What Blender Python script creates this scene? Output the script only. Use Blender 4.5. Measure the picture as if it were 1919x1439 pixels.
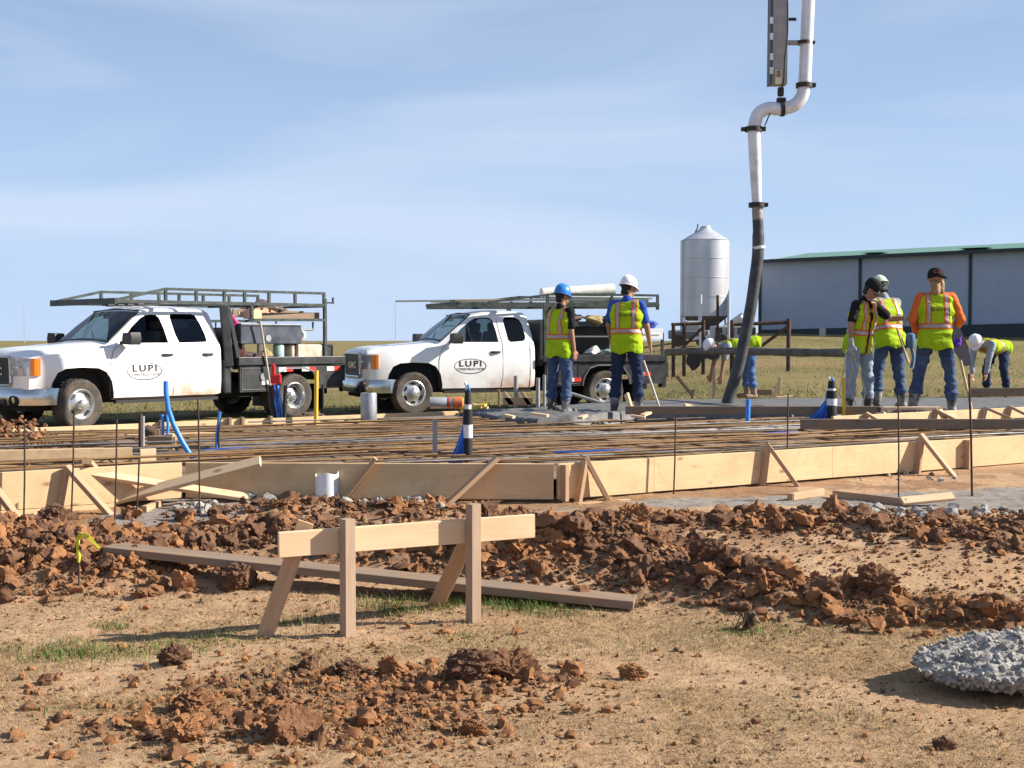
import bpy, bmesh, math, random
import numpy as np
from mathutils import Vector, Matrix

random.seed(7); RNG = np.random.default_rng(7)
for o in list(bpy.data.objects): bpy.data.objects.remove(o)
scene = bpy.context.scene
COL = scene.collection
R = math.radians

# ------------------------------------------------------------------ camera
F = 2400.0; CAMZ = 1.6; PITCH = math.atan(81.5 / F)
cam_d = bpy.data.cameras.new('camera'); cam = bpy.data.objects.new('camera', cam_d); COL.objects.link(cam)
cam.location = (0, 0, CAMZ); cam.rotation_euler = (R(90) - PITCH, 0, 0)
cam_d.sensor_width = 36; cam_d.lens = F / 1919 * 36; cam_d.clip_start = .05; cam_d.clip_end = 6000
scene.camera = cam
scene.render.resolution_x = 1024; scene.render.resolution_y = 768

# ------------------------------------------------------------------ sky and sun
SUN_AZ = 1.0      # degrees from +X towards +Y (the sun stands to the right, a little beyond)
SUN_EL = 30.0
world = bpy.data.worlds.new('World'); scene.world = world; world.use_nodes = True
nt = world.node_tree; nt.nodes.clear()
n_out = nt.nodes.new('ShaderNodeOutputWorld'); n_bg = nt.nodes.new('ShaderNodeBackground')
n_sky = nt.nodes.new('ShaderNodeTexSky'); n_sky.sky_type = 'NISHITA'; n_sky.sun_disc = False
n_sky.sun_elevation = R(SUN_EL); n_sky.sun_rotation = R(90 - SUN_AZ)
n_sky.air_density = .9; n_sky.dust_density = 0.0; n_sky.ozone_density = 4.0; n_sky.altitude = 600
n_bg.inputs['Strength'].default_value = 0.061
# thin cirrus: streaked noise over the sky direction, and a pale veil low down
n_tc = nt.nodes.new('ShaderNodeTexCoord')
n_map = nt.nodes.new('ShaderNodeMapping'); n_map.inputs['Rotation'].default_value = (0, R(-13), 0)
n_map.inputs['Scale'].default_value = (1.1, 1.1, 6.5)
n_no = nt.nodes.new('ShaderNodeTexNoise'); n_no.inputs['Scale'].default_value = 1.7
n_no.inputs['Detail'].default_value = 8; n_no.inputs['Roughness'].default_value = .48
n_no.inputs['Distortion'].default_value = .7
n_rp = nt.nodes.new('ShaderNodeMapRange'); n_rp.inputs['From Min'].default_value = .44
n_rp.inputs['From Max'].default_value = .70; n_rp.inputs['To Max'].default_value = .48
n_mx = nt.nodes.new('ShaderNodeMix'); n_mx.data_type = 'RGBA'
n_mx.inputs['B'].default_value = (6.5, 7.2, 8.5, 1)
n_sep = nt.nodes.new('ShaderNodeSeparateXYZ'); n_el = nt.nodes.new('ShaderNodeMapRange')
n_el.inputs['From Min'].default_value = 0; n_el.inputs['From Max'].default_value = .42
n_el.inputs['To Min'].default_value = .92; n_el.inputs['To Max'].default_value = .18
n_mh = nt.nodes.new('ShaderNodeMix'); n_mh.data_type = 'RGBA'; n_mh.inputs['B'].default_value = (4.6, 6.0, 8.4, 1)
nt.links.new(n_tc.outputs['Generated'], n_sep.inputs[0]); nt.links.new(n_sep.outputs['Z'], n_el.inputs['Value'])
nt.links.new(n_el.outputs['Result'], n_mh.inputs['Factor']); nt.links.new(n_sky.outputs['Color'], n_mh.inputs['A'])
nt.links.new(n_tc.outputs['Generated'], n_map.inputs['Vector']); nt.links.new(n_map.outputs['Vector'], n_no.inputs['Vector'])
nt.links.new(n_no.outputs['Fac'], n_rp.inputs['Value']); nt.links.new(n_rp.outputs['Result'], n_mx.inputs['Factor'])
nt.links.new(n_mh.outputs['Result'], n_mx.inputs['A']); nt.links.new(n_mx.outputs['Result'], n_bg.inputs['Color'])
nt.links.new(n_bg.outputs['Background'], n_out.inputs['Surface'])

sun_d = bpy.data.lights.new('sun', 'SUN'); sun = bpy.data.objects.new('sun', sun_d); COL.objects.link(sun)
sun_d.energy = 5.0; sun_d.angle = R(.5); sun_d.color = (1.0, .93, .82)
_s = Vector((math.cos(R(SUN_EL)) * math.cos(R(SUN_AZ)), math.cos(R(SUN_EL)) * math.sin(R(SUN_AZ)), math.sin(R(SUN_EL))))
sun.rotation_euler = _s.to_track_quat('Z', 'Y').to_euler()

vs = scene.view_settings
vs.view_transform = 'Standard'; vs.look = 'None'; vs.gamma = 1; vs.use_curve_mapping = False; vs.exposure = 0.95

# ------------------------------------------------------------------ pixels of the photograph -> directions
def ray(px, py):
    u = (px - 959.5) / F; v = (719.5 - py) / F
    return np.array([u, math.cos(PITCH) + v * math.sin(PITCH), -math.sin(PITCH) + v * math.cos(PITCH)])
def at(px, py, Y):
    d = ray(px, py); t = Y / d[1]
    return Vector((d[0] * t, Y, CAMZ + d[2] * t))
def onz(px, py, z):
    d = ray(px, py); t = (z - CAMZ) / d[2]
    return Vector((d[0] * t, d[1] * t, z))

# ------------------------------------------------------------------ noise
def _hash(ix, iy, seed):
    h = (ix.astype(np.int64) * 374761393 + iy.astype(np.int64) * 668265263 + seed * 1442695041) & 0x7fffffff
    h = ((h ^ (h >> 13)) * 1274126177) & 0x7fffffff
    h = h ^ (h >> 16)
    return (h & 0xffff) / 65535.0
def vnoise(x, y, seed=0):
    ix = np.floor(x); iy = np.floor(y); fx = x - ix; fy = y - iy
    fx = fx * fx * (3 - 2 * fx); fy = fy * fy * (3 - 2 * fy)
    a = _hash(ix, iy, seed); b = _hash(ix + 1, iy, seed); c = _hash(ix, iy + 1, seed); d = _hash(ix + 1, iy + 1, seed)
    return (a + (b - a) * fx + (c - a) * fy + (a - b - c + d) * fx * fy) * 2 - 1
def fbm(x, y, oct=4, seed=0, gain=.5):
    s = 0; a = 1; t = 0
    for k in range(oct):
        s = s + a * vnoise(x * 2 ** k + 17.3 * k, y * 2 ** k - 9.1 * k, seed + k); t += a; a *= gain
    return s / t

# ------------------------------------------------------------------ terrain height
_yy = np.arange(-20, 200, .1)
_L = np.interp(_yy, [-20, 0, 7.4, 8.5, 9.5, 12, 17, 19, 27, 34, 60, 120, 200], [0, 0, .0, .13, .29, .34, .3, .2, .22, .3, .5, .75, .85])
_Rr = np.interp(_yy, [-20, 0, 7.4, 8.5, 9.5, 12, 17, 21.5, 24, 37, 76, 110, 200], [0, 0, .0, .13, .27, .31, .38, .44, .6, .72, 2.05, 2.3, 1.9])
_k = np.exp(-np.linspace(-2, 2, 15) ** 2); _k /= _k.sum()
_L = np.convolve(np.pad(_L, 7, mode='edge'), _k, 'valid'); _Rr = np.convolve(np.pad(_Rr, 7, mode='edge'), _k, 'valid')
def sstep(a, b, x):
    t = np.clip((x - a) / (b - a), 0, 1); return t * t * (3 - 2 * t)
MOUNDS = []          # (x, y, rx, ry, h) filled below
def H0(x, y):
    x = np.asarray(x, float); y = np.asarray(y, float)
    l = np.where(y < 199, np.interp(y, _yy, _L), .85 + .12 * sstep(199, 600, y))
    r = np.where(y < 199, np.interp(y, _yy, _Rr), 1.9 - .7 * sstep(199, 600, y))
    s = sstep(.02, .21, x / np.maximum(y, 20))
    return l + (r - l) * s
def H(x, y):
    z = H0(x, y)
    for (mx, my, rx, ry, h) in MOUNDS:
        z = z + h * np.exp(-((np.asarray(x) - mx) / rx) ** 2 - ((np.asarray(y) - my) / ry) ** 2)
    return z
def G(px, py, fn=H):
    d = ray(px, py); lo = 1.0; t = lo
    while t < 400:
        p = d * t
        if CAMZ + p[2] < float(fn(p[0], p[1])): break
        t += .05 if t < 40 else .5
    a, b = t - .5, t
    for _ in range(24):
        m = (a + b) / 2; p = d * m
        if CAMZ + p[2] < float(fn(p[0], p[1])): b = m
        else: a = m
    p = d * b
    return Vector((p[0], p[1], CAMZ + p[2]))
def Gv(px, py):
    px = np.asarray(px, float); py = np.asarray(py, float); u = (px - 959.5) / F; v = (719.5 - py) / F
    dy = math.cos(PITCH) + v * math.sin(PITCH); dz = -math.sin(PITCH) + v * math.cos(PITCH)
    hit = np.full(px.shape, 60.0); done = np.zeros(px.shape, bool); t = 2.0
    while t < 60 and not done.all():
        h = CAMZ + dz * t < H0(u * t, dy * t); new = h & ~done; hit[new] = t; done |= h; t += .06
    a = hit - .06; b = hit.copy()
    for _ in range(8):
        m_ = (a + b) / 2; h = CAMZ + dz * m_ < H0(u * m_, dy * m_); b = np.where(h, m_, b); a = np.where(h, a, m_)
    return u * b, dy * b
def hz(x, y): return float(H(x, y))

def inpoly(x, y, poly):
    x = np.asarray(x); y = np.asarray(y); ins = np.zeros(x.shape, bool); n = len(poly)
    for i in range(n):
        x0, y0 = poly[i][0], poly[i][1]; x1, y1 = poly[(i + 1) % n][0], poly[(i + 1) % n][1]
        if y0 == y1: continue
        c = ((y0 > y) != (y1 > y)) & (x < (x1 - x0) * (y - y0) / (y1 - y0) + x0)
        ins ^= c
    return ins

# ------------------------------------------------------------------ mesh builder
class MB:
    def __init__(s): s.v = []; s.f = []; s.m = []
    def add(s, vs, fs, m=0):
        b = len(s.v); s.v += [tuple(p) for p in vs]; s.f += [tuple(b + i for i in f) for f in fs]; s.m += [m] * len(fs); return s
    def box(s, c, d, M=None, m=0):
        hx, hy, hh = d[0] / 2, d[1] / 2, d[2] / 2
        vs = [Vector((x, y, z)) for x in (-hx, hx) for y in (-hy, hy) for z in (-hh, hh)]
        if M is not None: vs = [M @ p for p in vs]
        c = Vector(c)
        return s.add([p + c for p in vs], [(0, 1, 3, 2), (4, 6, 7, 5), (0, 4, 5, 1), (2, 3, 7, 6), (0, 2, 6, 4), (1, 5, 7, 3)], m)
    def beam(s, a, b, w, h, up=(0, 0, 1), m=0):
        a = Vector(a); b = Vector(b); x = (b - a).normalized(); up = Vector(up)
        y = up.cross(x)
        if y.length < 1e-4: y = Vector((0, 1, 0)).cross(x)
        y.normalize(); z = x.cross(y)
        M = Matrix((x, y, z)).transposed()
        return s.box((a + b) / 2, ((b - a).length, w, h), M, m)
    def tube(s, pts, r, n=8, m=0, caps=True):
        pts = [Vector(p) for p in pts]; N = len(pts)
        rs = r if hasattr(r, '__len__') else [r] * N
        t0 = (pts[1] - pts[0]).normalized()
        u = t0.orthogonal().normalized(); vs = []
        for i, p in enumerate(pts):
            t = ((pts[min(i + 1, N - 1)] - pts[max(i - 1, 0)])).normalized()
            u = (u - t * u.dot(t)); u.normalize(); w = t.cross(u)
            for k in range(n):
                a = 2 * math.pi * k / n
                vs.append(p + (u * math.cos(a) + w * math.sin(a)) * rs[i])
        fs = [(i * n + k, i * n + (k + 1) % n, (i + 1) * n + (k + 1) % n, (i + 1) * n + k) for i in range(N - 1) for k in range(n)]
        if caps: fs += [tuple(range(n - 1, -1, -1)), tuple((N - 1) * n + k for k in range(n))]
        return s.add(vs, fs, m)
    def lathe(s, prof, n=24, M=None, m=0, caps=False):
        vs = []
        for (r, z) in prof:
            for k in range(n):
                a = 2 * math.pi * k / n; p = Vector((r * math.cos(a), r * math.sin(a), z)); vs.append(M @ p if M is not None else p)
        N = len(prof)
        fs = [(i * n + k, i * n + (k + 1) % n, (i + 1) * n + (k + 1) % n, (i + 1) * n + k) for i in range(N - 1) for k in range(n)]
        if caps: fs += [tuple(range(n - 1, -1, -1)), tuple((N - 1) * n + k for k in range(n))]
        return s.add(vs, fs, m)
    def prism(s, poly, fn, d0, d1, m=0):
        """poly 2-D, fn(u, v, d) -> 3-D point"""
        n = len(poly); vs = [fn(u, v, d0) for u, v in poly] + [fn(u, v, d1) for u, v in poly]
        fs = [tuple(range(n - 1, -1, -1)), tuple(range(n, 2 * n))] + [(i, (i + 1) % n, n + (i + 1) % n, n + i) for i in range(n)]
        return s.add(vs, fs, m)
    def loft(s, secs, m=0, caps=True):
        n = len(secs[0]); N = len(secs); vs = [p for sec in secs for p in sec]
        fs = [(i * n + k, i * n + (k + 1) % n, (i + 1) * n + (k + 1) % n, (i + 1) * n + k) for i in range(N - 1) for k in range(n)]
        if caps: fs += [tuple(range(n - 1, -1, -1)), tuple((N - 1) * n + k for k in range(n))]
        return s.add(vs, fs, m)
    def mesh(s, name, mats, smooth=None):
        me = bpy.data.meshes.new(name); me.from_pydata([tuple(p) for p in s.v], [], s.f)
        for mt in (mats if isinstance(mats, (list, tuple)) else [mats]): me.materials.append(mt)
        if any(s.m): me.polygons.foreach_set('material_index', s.m)
        bm = bmesh.new(); bm.from_mesh(me); bmesh.ops.recalc_face_normals(bm, faces=bm.faces); bm.to_mesh(me); bm.free()
        if smooth is not None:
            me.shade_smooth(); me.set_sharp_from_angle(angle=R(smooth))
        me.update(); return me
    def build(s, name, mats, parent=None, smooth=None, bevel=0, mat=None):
        o = bpy.data.objects.new(name, s.mesh(name, mats, smooth)); COL.objects.link(o)
        if parent is not None: o.parent = parent
        if mat is not None: o.matrix_world = mat
        if bevel:
            b = o.modifiers.new('bevel', 'BEVEL'); b.width = bevel; b.segments = 2; b.limit_method = 'ANGLE'
        return o

def tag(o, label, cat, group=None, kind=None):
    if label: o['label'] = label
    if cat: o['category'] = cat
    if group: o['group'] = group
    if kind: o['kind'] = kind
    return o
def thing(name, label, cat, loc=(0, 0, 0), rz=0, group=None):
    e = bpy.data.objects.new(name, None); COL.objects.link(e); e.location = loc; e.rotation_euler = (0, 0, rz)
    e.empty_display_size = .1
    return tag(e, label, cat, group)

# ------------------------------------------------------------------ materials
MATS = {}
def _mix(nt, fac, a, b):
    n = nt.nodes.new('ShaderNodeMix'); n.data_type = 'RGBA'
    for sock, val in (('Factor', fac), ('A', a), ('B', b)):
        if hasattr(val, 'is_linked') or hasattr(val, 'links'): nt.links.new(val, n.inputs[sock])
        else: n.inputs[sock].default_value = val if sock == 'Factor' else (*val, 1)
    return n.outputs['Result']
def _noise(nt, scale, detail=4, rough=.55, vec=None, stretch=None, dist=0):
    n = nt.nodes.new('ShaderNodeTexNoise'); n.inputs['Scale'].default_value = scale
    n.inputs['Detail'].default_value = detail; n.inputs['Roughness'].default_value = rough; n.inputs['Distortion'].default_value = dist
    tc = nt.nodes.new('ShaderNodeTexCoord'); src = tc.outputs['Object'] if vec is None else vec
    if stretch:
        mp = nt.nodes.new('ShaderNodeMapping'); mp.inputs['Scale'].default_value = stretch
        nt.links.new(src, mp.inputs['Vector']); src = mp.outputs['Vector']
    nt.links.new(src, n.inputs['Vector']); return n.outputs['Fac']
def _ramp(nt, src, lo, hi, to0=0, to1=1):
    n = nt.nodes.new('ShaderNodeMapRange'); n.inputs['From Min'].default_value = lo; n.inputs['From Max'].default_value = hi
    n.inputs['To Min'].default_value = to0; n.inputs['To Max'].default_value = to1
    nt.links.new(src, n.inputs['Value']); return n.outputs['Result']
def _attr(nt, name):
    n = nt.nodes.new('ShaderNodeAttribute'); n.attribute_name = name; return n
def _bump(nt, src, strength, dist):
    n = nt.nodes.new('ShaderNodeBump'); n.inputs['Strength'].default_value = strength; n.inputs['Distance'].default_value = dist
    nt.links.new(src, n.inputs['Height']); return n.outputs['Normal']
def mat(name, col, rough=.6, metal=0, var=.0, vscale=6, col2=None, bump=0, bscale=40, stretch=None, spec=.4, coat=0, lo=.35, hi=.65):
    if name in MATS: return MATS[name]
    m = bpy.data.materials.new(name); m.use_nodes = True; nt = m.node_tree; b = nt.nodes['Principled BSDF']
    b.inputs['Roughness'].default_value = rough; b.inputs['Metallic'].default_value = metal
    b.inputs['Specular IOR Level'].default_value = spec; b.inputs['Coat Weight'].default_value = coat
    if col2 is None and var: col2 = tuple(c * (1 - var) for c in col)
    if col2 is not None:
        f = _ramp(nt, _noise(nt, vscale, 5, .6, stretch=stretch), lo, hi)
        nt.links.new(_mix(nt, f, col, col2), b.inputs['Base Color'])
    else: b.inputs['Base Color'].default_value = (*col, 1)
    if bump: nt.links.new(_bump(nt, _noise(nt, bscale, 4, .6, stretch=stretch), bump, .01), b.inputs['Normal'])
    MATS[name] = m; return m
def wood(name, c1, c2, knot=(.22, .11, .05), dirt=None):
    if name in MATS: return MATS[name]
    m = bpy.data.materials.new(name); m.use_nodes = True; nt = m.node_tree; b = nt.nodes['Principled BSDF']
    oi = nt.nodes.new('ShaderNodeObjectInfo'); tc = nt.nodes.new('ShaderNodeTexCoord')
    off = nt.nodes.new('ShaderNodeVectorMath'); off.operation = 'MULTIPLY_ADD'
    off.inputs[1].default_value = (1, 1, 1); cmb = nt.nodes.new('ShaderNodeCombineXYZ')
    mu = nt.nodes.new('ShaderNodeMath'); mu.operation = 'MULTIPLY'; mu.inputs[1].default_value = 37
    nt.links.new(oi.outputs['Random'], mu.inputs[0])
    for k in ('X', 'Y', 'Z'): nt.links.new(mu.outputs[0], cmb.inputs[k])
    nt.links.new(tc.outputs['Object'], off.inputs[0]); nt.links.new(cmb.outputs[0], off.inputs[2]); vec = off.outputs[0]
    g = _ramp(nt, _noise(nt, 5, 6, .62, vec=vec, stretch=(.7, 14, 14), dist=.6), .3, .7)
    col = _mix(nt, g, c1, c2)
    col = _mix(nt, _ramp(nt, oi.outputs['Random'], .2, 1, 0, .45), col, tuple(x * .70 for x in c2))
    big = _ramp(nt, _noise(nt, 2.2, 3, .5, vec=vec, stretch=(1, 2, 2)), .35, .75, 0, .55)
    col = _mix(nt, big, col, tuple(x * .72 for x in c2))
    vo = nt.nodes.new('ShaderNodeTexVoronoi'); vo.inputs['Scale'].default_value = 2.3; vo.inputs['Randomness'].default_value = 1
    mp = nt.nodes.new('ShaderNodeMapping'); mp.inputs['Scale'].default_value = (1, 2.2, 2.2)
    nt.links.new(vec, mp.inputs['Vector']); nt.links.new(mp.outputs['Vector'], vo.inputs['Vector'])
    kn = _ramp(nt, vo.outputs['Distance'], .035, .12, .85, 0)
    col = _mix(nt, kn, col, knot)
    if dirt:
        geo = nt.nodes.new('ShaderNodeNewGeometry')
        dn = _ramp(nt, _noise(nt, 5, 6, .7, vec=vec), .50, .64, 0, .85); col = _mix(nt, dn, col, dirt)
    nt.links.new(col, b.inputs['Base Color']); b.inputs['Roughness'].default_value = .75; b.inputs['Specular IOR Level'].default_value = .25
    nt.links.new(_bump(nt, _noise(nt, 5, 6, .62, vec=vec, stretch=(.7, 20, 20)), .25, .004), b.inputs['Normal'])
    MATS[name] = m; return m
def glass(name, tint, gloss=.008):
    if name in MATS: return MATS[name]
    m = bpy.data.materials.new(name); m.use_nodes = True; nt = m.node_tree; nt.nodes.clear()
    o = nt.nodes.new('ShaderNodeOutputMaterial'); t = nt.nodes.new('ShaderNodeBsdfTransparent'); t.inputs['Color'].default_value = (*tint, 1)
    g = nt.nodes.new('ShaderNodeBsdfGlossy'); g.inputs['Roughness'].default_value = gloss
    fr = nt.nodes.new('ShaderNodeFresnel'); fr.inputs['IOR'].default_value = 1.5; mx = nt.nodes.new('ShaderNodeMixShader')
    nt.links.new(fr.outputs[0], mx.inputs['Fac']); nt.links.new(t.outputs[0], mx.inputs[1]); nt.links.new(g.outputs[0], mx.inputs[2])
    nt.links.new(mx.outputs[0], o.inputs['Surface']); MATS[name] = m; return m

W_NEW = wood('fresh_pine', (.82, .62, .40), (.74, .52, .31))
W_PLY = wood('formwork_board', (.80, .59, .35), (.70, .48, .26), dirt=(.56, .38, .22))
W_OLD = wood('weathered_wood', (.34, .26, .18), (.24, .17, .12), knot=(.12, .08, .05), dirt=(.30, .18, .11))
W_STK = wood('stake_wood', (.60, .41, .26), (.47, .29, .17))
M_STEEL = mat('dark_rebar', (.10, .055, .035), .75, .25, col2=(.045, .032, .03), vscale=18)
M_REBARS = [mat('rebar_rust', (.29, .165, .065), .8, .1, col2=(.15, .085, .04), vscale=9),
            mat('rebar_brown', (.17, .115, .07), .8, .1, col2=(.08, .055, .04), vscale=9),
            mat('rebar_grey', (.20, .19, .19), .6, .4, col2=(.10, .09, .09), vscale=9)]
M_BLUE = mat('blue_tubing', (.015, .11, .55), .35, var=.3)
M_BLUE2 = mat('pale_blue_tubing', (.06, .28, .80), .35, var=.2)
M_RED = mat('red_plastic', (.55, .02, .02), .45)
M_BLK = mat('black_rubber', (.018, .018, .02), .6, var=.3)
M_FOAM = mat('black_foam', (.022, .022, .026), .85)
M_PVC = mat('white_pvc', (.75, .76, .78), .35, var=.12, vscale=5)
M_GREYP = mat('grey_conduit', (.34, .35, .36), .5, var=.25, vscale=12)
M_YEL = mat('yellow_paint', (.75, .50, .04), .5, var=.15)
M_CONC = mat('dry_concrete', (.47, .44, .40), .9, col2=(.20, .18, .16), vscale=34, bump=1.0, bscale=90)
M_WETC = mat('wet_concrete', (.17, .165, .158), .6, col2=(.10, .095, .09), vscale=7, bump=.6, bscale=30)
# ------------------------------------------------------------------ ground
def gw(px, py): p = G(px, py, H0); return (p.x, p.y)
for (px, py, rx, ry, h) in [(60, 1055, .75, .42, .12), (230, 1075, .5, .35, .09), (-120, 1060, .7, .45, .14),
        (500, 1010, .6, .3, .07), (720, 1040, .5, .3, .09), (900, 1055, .45, .28, .12), (1040, 1060, .4, .28, .15), (1160, 1055, .35, .3, .19),
        (1300, 1100, .4, .25, .13), (1420, 1125, .35, .25, .12), (1560, 1145, .35, .22, .08), (1720, 1160, .4, .22, .08), (1900, 1175, .4, .2, .07),
        (1420, 985, .6, .2, .06), (1600, 990, .5, .2, .06), (1880, 1010, .5, .25, .06), (560, 960, .5, .2, .06), (760, 965, .6, .2, .05),
        (640, 1290, .5, .25, .02), (900, 1290, .4, .22, .03), (430, 1370, .5, .2, .02)]:
    x, y = gw(px, py); MOUNDS.append((x, y, rx, ry, h))

def axis(segs):
    out = []
    for a, b, n in segs: out += list(np.linspace(a, b, n, endpoint=False))
    return np.array(out + [segs[-1][1]])
XS = axis([(-1500, -300, 8), (-300, -60, 14), (-60, -15, 26), (-15, -5.2, 50), (-5.2, 5.2, 400), (5.2, 15, 46), (15, 60, 28), (60, 300, 14), (300, 1500, 8)])
YS = axis([(-30, 2.6, 14), (2.6, 5.0, 70), (5.0, 10.6, 240), (10.6, 14, 60), (14, 30, 90), (30, 80, 70), (80, 300, 40), (300, 3000, 24)])
gx, gy = np.meshgrid(XS, YS)
near = sstep(14, 10, gy) * sstep(7, 5, np.abs(gx))
gzv = H(gx, gy)
clodz = np.zeros_like(gx)                       # where the ground is broken up into clods
for (mx, my, rx, ry, h) in MOUNDS: clodz += (h * 9) * np.exp(-((gx - mx) / (rx * 1.15)) ** 2 - ((gy - my) / (ry * 1.15)) ** 2)
clodz = np.clip(clodz, 0, 1)
gzv = gzv + near * (.018 * fbm(gx * 1.7, gy * 1.7, 3, 3) + .014 * fbm(gx * 9, gy * 9, 4, 11) + .007 * np.abs(fbm(gx * 19, gy * 19, 2, 12))
                    + clodz * (.075 * np.abs(fbm(gx * 5, gy * 5, 4, 21)) + .04 * np.abs(fbm(gx * 13, gy * 13, 3, 31))))
rut = np.exp(-((gy - (6.15 + .10 * gx + .1 * vnoise(gx * .8, gx * 0 + 3, 5))) / .14) ** 2) * sstep(-.6, .6, gx)
gzv -= near * .02 * rut
gzv += (1 - near) * .03 * fbm(gx * .35, gy * .35, 4, 8) * sstep(10, 20, gy)
ny, nx = gx.shape
idx = np.arange(ny * nx).reshape(ny, nx)
faces = np.stack([idx[:-1, :-1], idx[:-1, 1:], idx[1:, 1:], idx[1:, :-1]], -1).reshape(-1, 4)
def fastmesh(name, v, f, mats, smooth=True):
    me = bpy.data.meshes.new(name); v = np.asarray(v, np.float32); f = np.asarray(f, np.int32); k = f.shape[1]
    me.vertices.add(len(v)); me.vertices.foreach_set('co', v.ravel())
    me.loops.add(f.size); me.loops.foreach_set('vertex_index', f.ravel())
    me.polygons.add(len(f)); me.polygons.foreach_set('loop_start', np.arange(0, f.size, k, dtype=np.int32))
    me.update(calc_edges=True)
    me.polygons.foreach_set('use_smooth', np.full(len(f), smooth))
    for m in (mats if isinstance(mats, (list, tuple)) else [mats]): me.materials.append(m)
    me.validate(); return me
def setattr_f(me, name, vals):
    a = me.attributes.new(name, 'FLOAT', 'POINT'); a.data.foreach_set('value', np.asarray(vals, np.float32).ravel())
def link(name, me, parent=None):
    o = bpy.data.objects.new(name, me); COL.objects.link(o)
    if parent is not None: o.parent = parent
    return o

# material of the ground: pale sandy soil, clay, dry grass, slurry
m = bpy.data.materials.new('site_ground'); m.use_nodes = True; nt = m.node_tree; b = nt.nodes['Principled BSDF']
c = _mix(nt, _ramp(nt, _noise(nt, 1.3, 6, .6), .35, .7), (.60, .405, .245), (.46, .28, .155))
c = _mix(nt, _ramp(nt, _noise(nt, 9, 6, .7), .5, .72, 0, .7), c, (.28, .155, .085))
c = _mix(nt, _ramp(nt, _noise(nt, 45, 4, .7), .55, .75, 0, .8), c, (.20, .11, .06))
c = _mix(nt, _ramp(nt, _noise(nt, 60, 3, .6), .62, .72, 0, .5), c, (.62, .44, .28))
cl = _mix(nt, _ramp(nt, _noise(nt, 5, 5, .6), .4, .62), (.29, .145, .07), (.145, .085, .057))
c = _mix(nt, _attr(nt, 'clay').outputs['Fac'], c, cl)
gr = _mix(nt, _ramp(nt, _noise(nt, 30, 4, .7), .4, .62), (.46, .32, .17), (.28, .19, .095))
gr = _mix(nt, _ramp(nt, _noise(nt, .8, 3, .6), .4, .65, 0, .4), gr, (.29, .22, .10))
c = _mix(nt, _attr(nt, 'straw').outputs['Fac'], c, gr)
fld = _mix(nt, _ramp(nt, _noise(nt, .35, 6, .65, stretch=(1, .35, 1)), .35, .68), (.25, .20, .085), (.15, .135, .05))
fld = _mix(nt, _ramp(nt, _noise(nt, 6, 5, .75), .45, .7, 0, .7), fld, (.13, .115, .045))
fld = _mix(nt, _ramp(nt, _noise(nt, .12, 4, .6, stretch=(.5, 1.6, 1)), .53, .66, 0, .8), fld, (.30, .19, .10))
c = _mix(nt, _attr(nt, 'field').outputs['Fac'], c, fld)
sl = _mix(nt, _ramp(nt, _noise(nt, 8, 6, .7), .35, .65), (.37, .335, .305), (.24, .19, .155))
c = _mix(nt, _attr(nt, 'slurry').outputs['Fac'], c, sl)
nt.links.new(c, b.inputs['Base Color']); b.inputs['Roughness'].default_value = .95; b.inputs['Specular IOR Level'].default_value = .1
nt.links.new(_bump(nt, _noise(nt, 38, 8, .78), 1.0, .022), b.inputs['Normal'])
M_GROUND = m

me = fastmesh('ground', np.stack([gx, gy, gzv], -1).reshape(-1, 3), faces, M_GROUND)
def pxpoly(pts, fn=H0): return [tuple(G(a, b, fn))[:2] for a, b in pts]
wob = lambda s: (gx + .08 * fbm(gx * 5, gy * 5, 3, s), gy + .08 * fbm(gx * 5, gy * 5, 3, s + 7))
slur = np.zeros_like(gx)
for k, pl in enumerate([[(150, 985), (330, 925), (480, 930), (700, 928), (850, 940), (800, 965), (560, 955), (420, 975), (330, 1000), (230, 1005)],
           [(1150, 940), (1300, 932), (1560, 930), (1919, 912), (2100, 905), (2100, 950), (1919, 962), (1760, 960), (1560, 952), (1400, 948), (1250, 950)]]):
    wx, wy = wob(40 + k); slur = np.maximum(slur, inpoly(wx, wy, pxpoly(pl)).astype(float))
setattr_f(me, 'slurry', slur)
clay = np.clip(clodz * 1.3, 0, 1) * (.55 + .45 * fbm(gx * 2, gy * 2, 3, 77))
clay = np.clip(clay + .55 * sstep(8.2, 9.2, gy) * sstep(13.5, 12, gy) * (fbm(gx * 1.3, gy * 1.3, 4, 5) > -.15), 0, 1)
fx, fy = gw(620, 1310)
clay = np.maximum(clay, .75 * np.exp(-((gx - fx) / 1.0) ** 2 - ((gy - fy) / .45) ** 2) * (fbm(gx * 4, gy * 4, 3, 15) > -.2))
setattr_f(me, 'clay', np.clip(clay, 0, 1))
straw = sstep(.0, .35, fbm(gx * 1.1, gy * 1.6, 4, 91) + .25) * sstep(7.6, 7.0, gy) * sstep(4.6, 5.4, gy) * .5 * (1 - clodz)
setattr_f(me, 'straw', straw)
fieldm = np.clip(sstep(18.3, 19.2, gy + .33 * np.minimum(gx, 0) * 0 + .6 * fbm(gx * .7, gy * .7, 3, 66)) , 0, 1)
setattr_f(me, 'field', fieldm)
ground = link('ground', me); ground['kind'] = 'structure'

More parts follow.
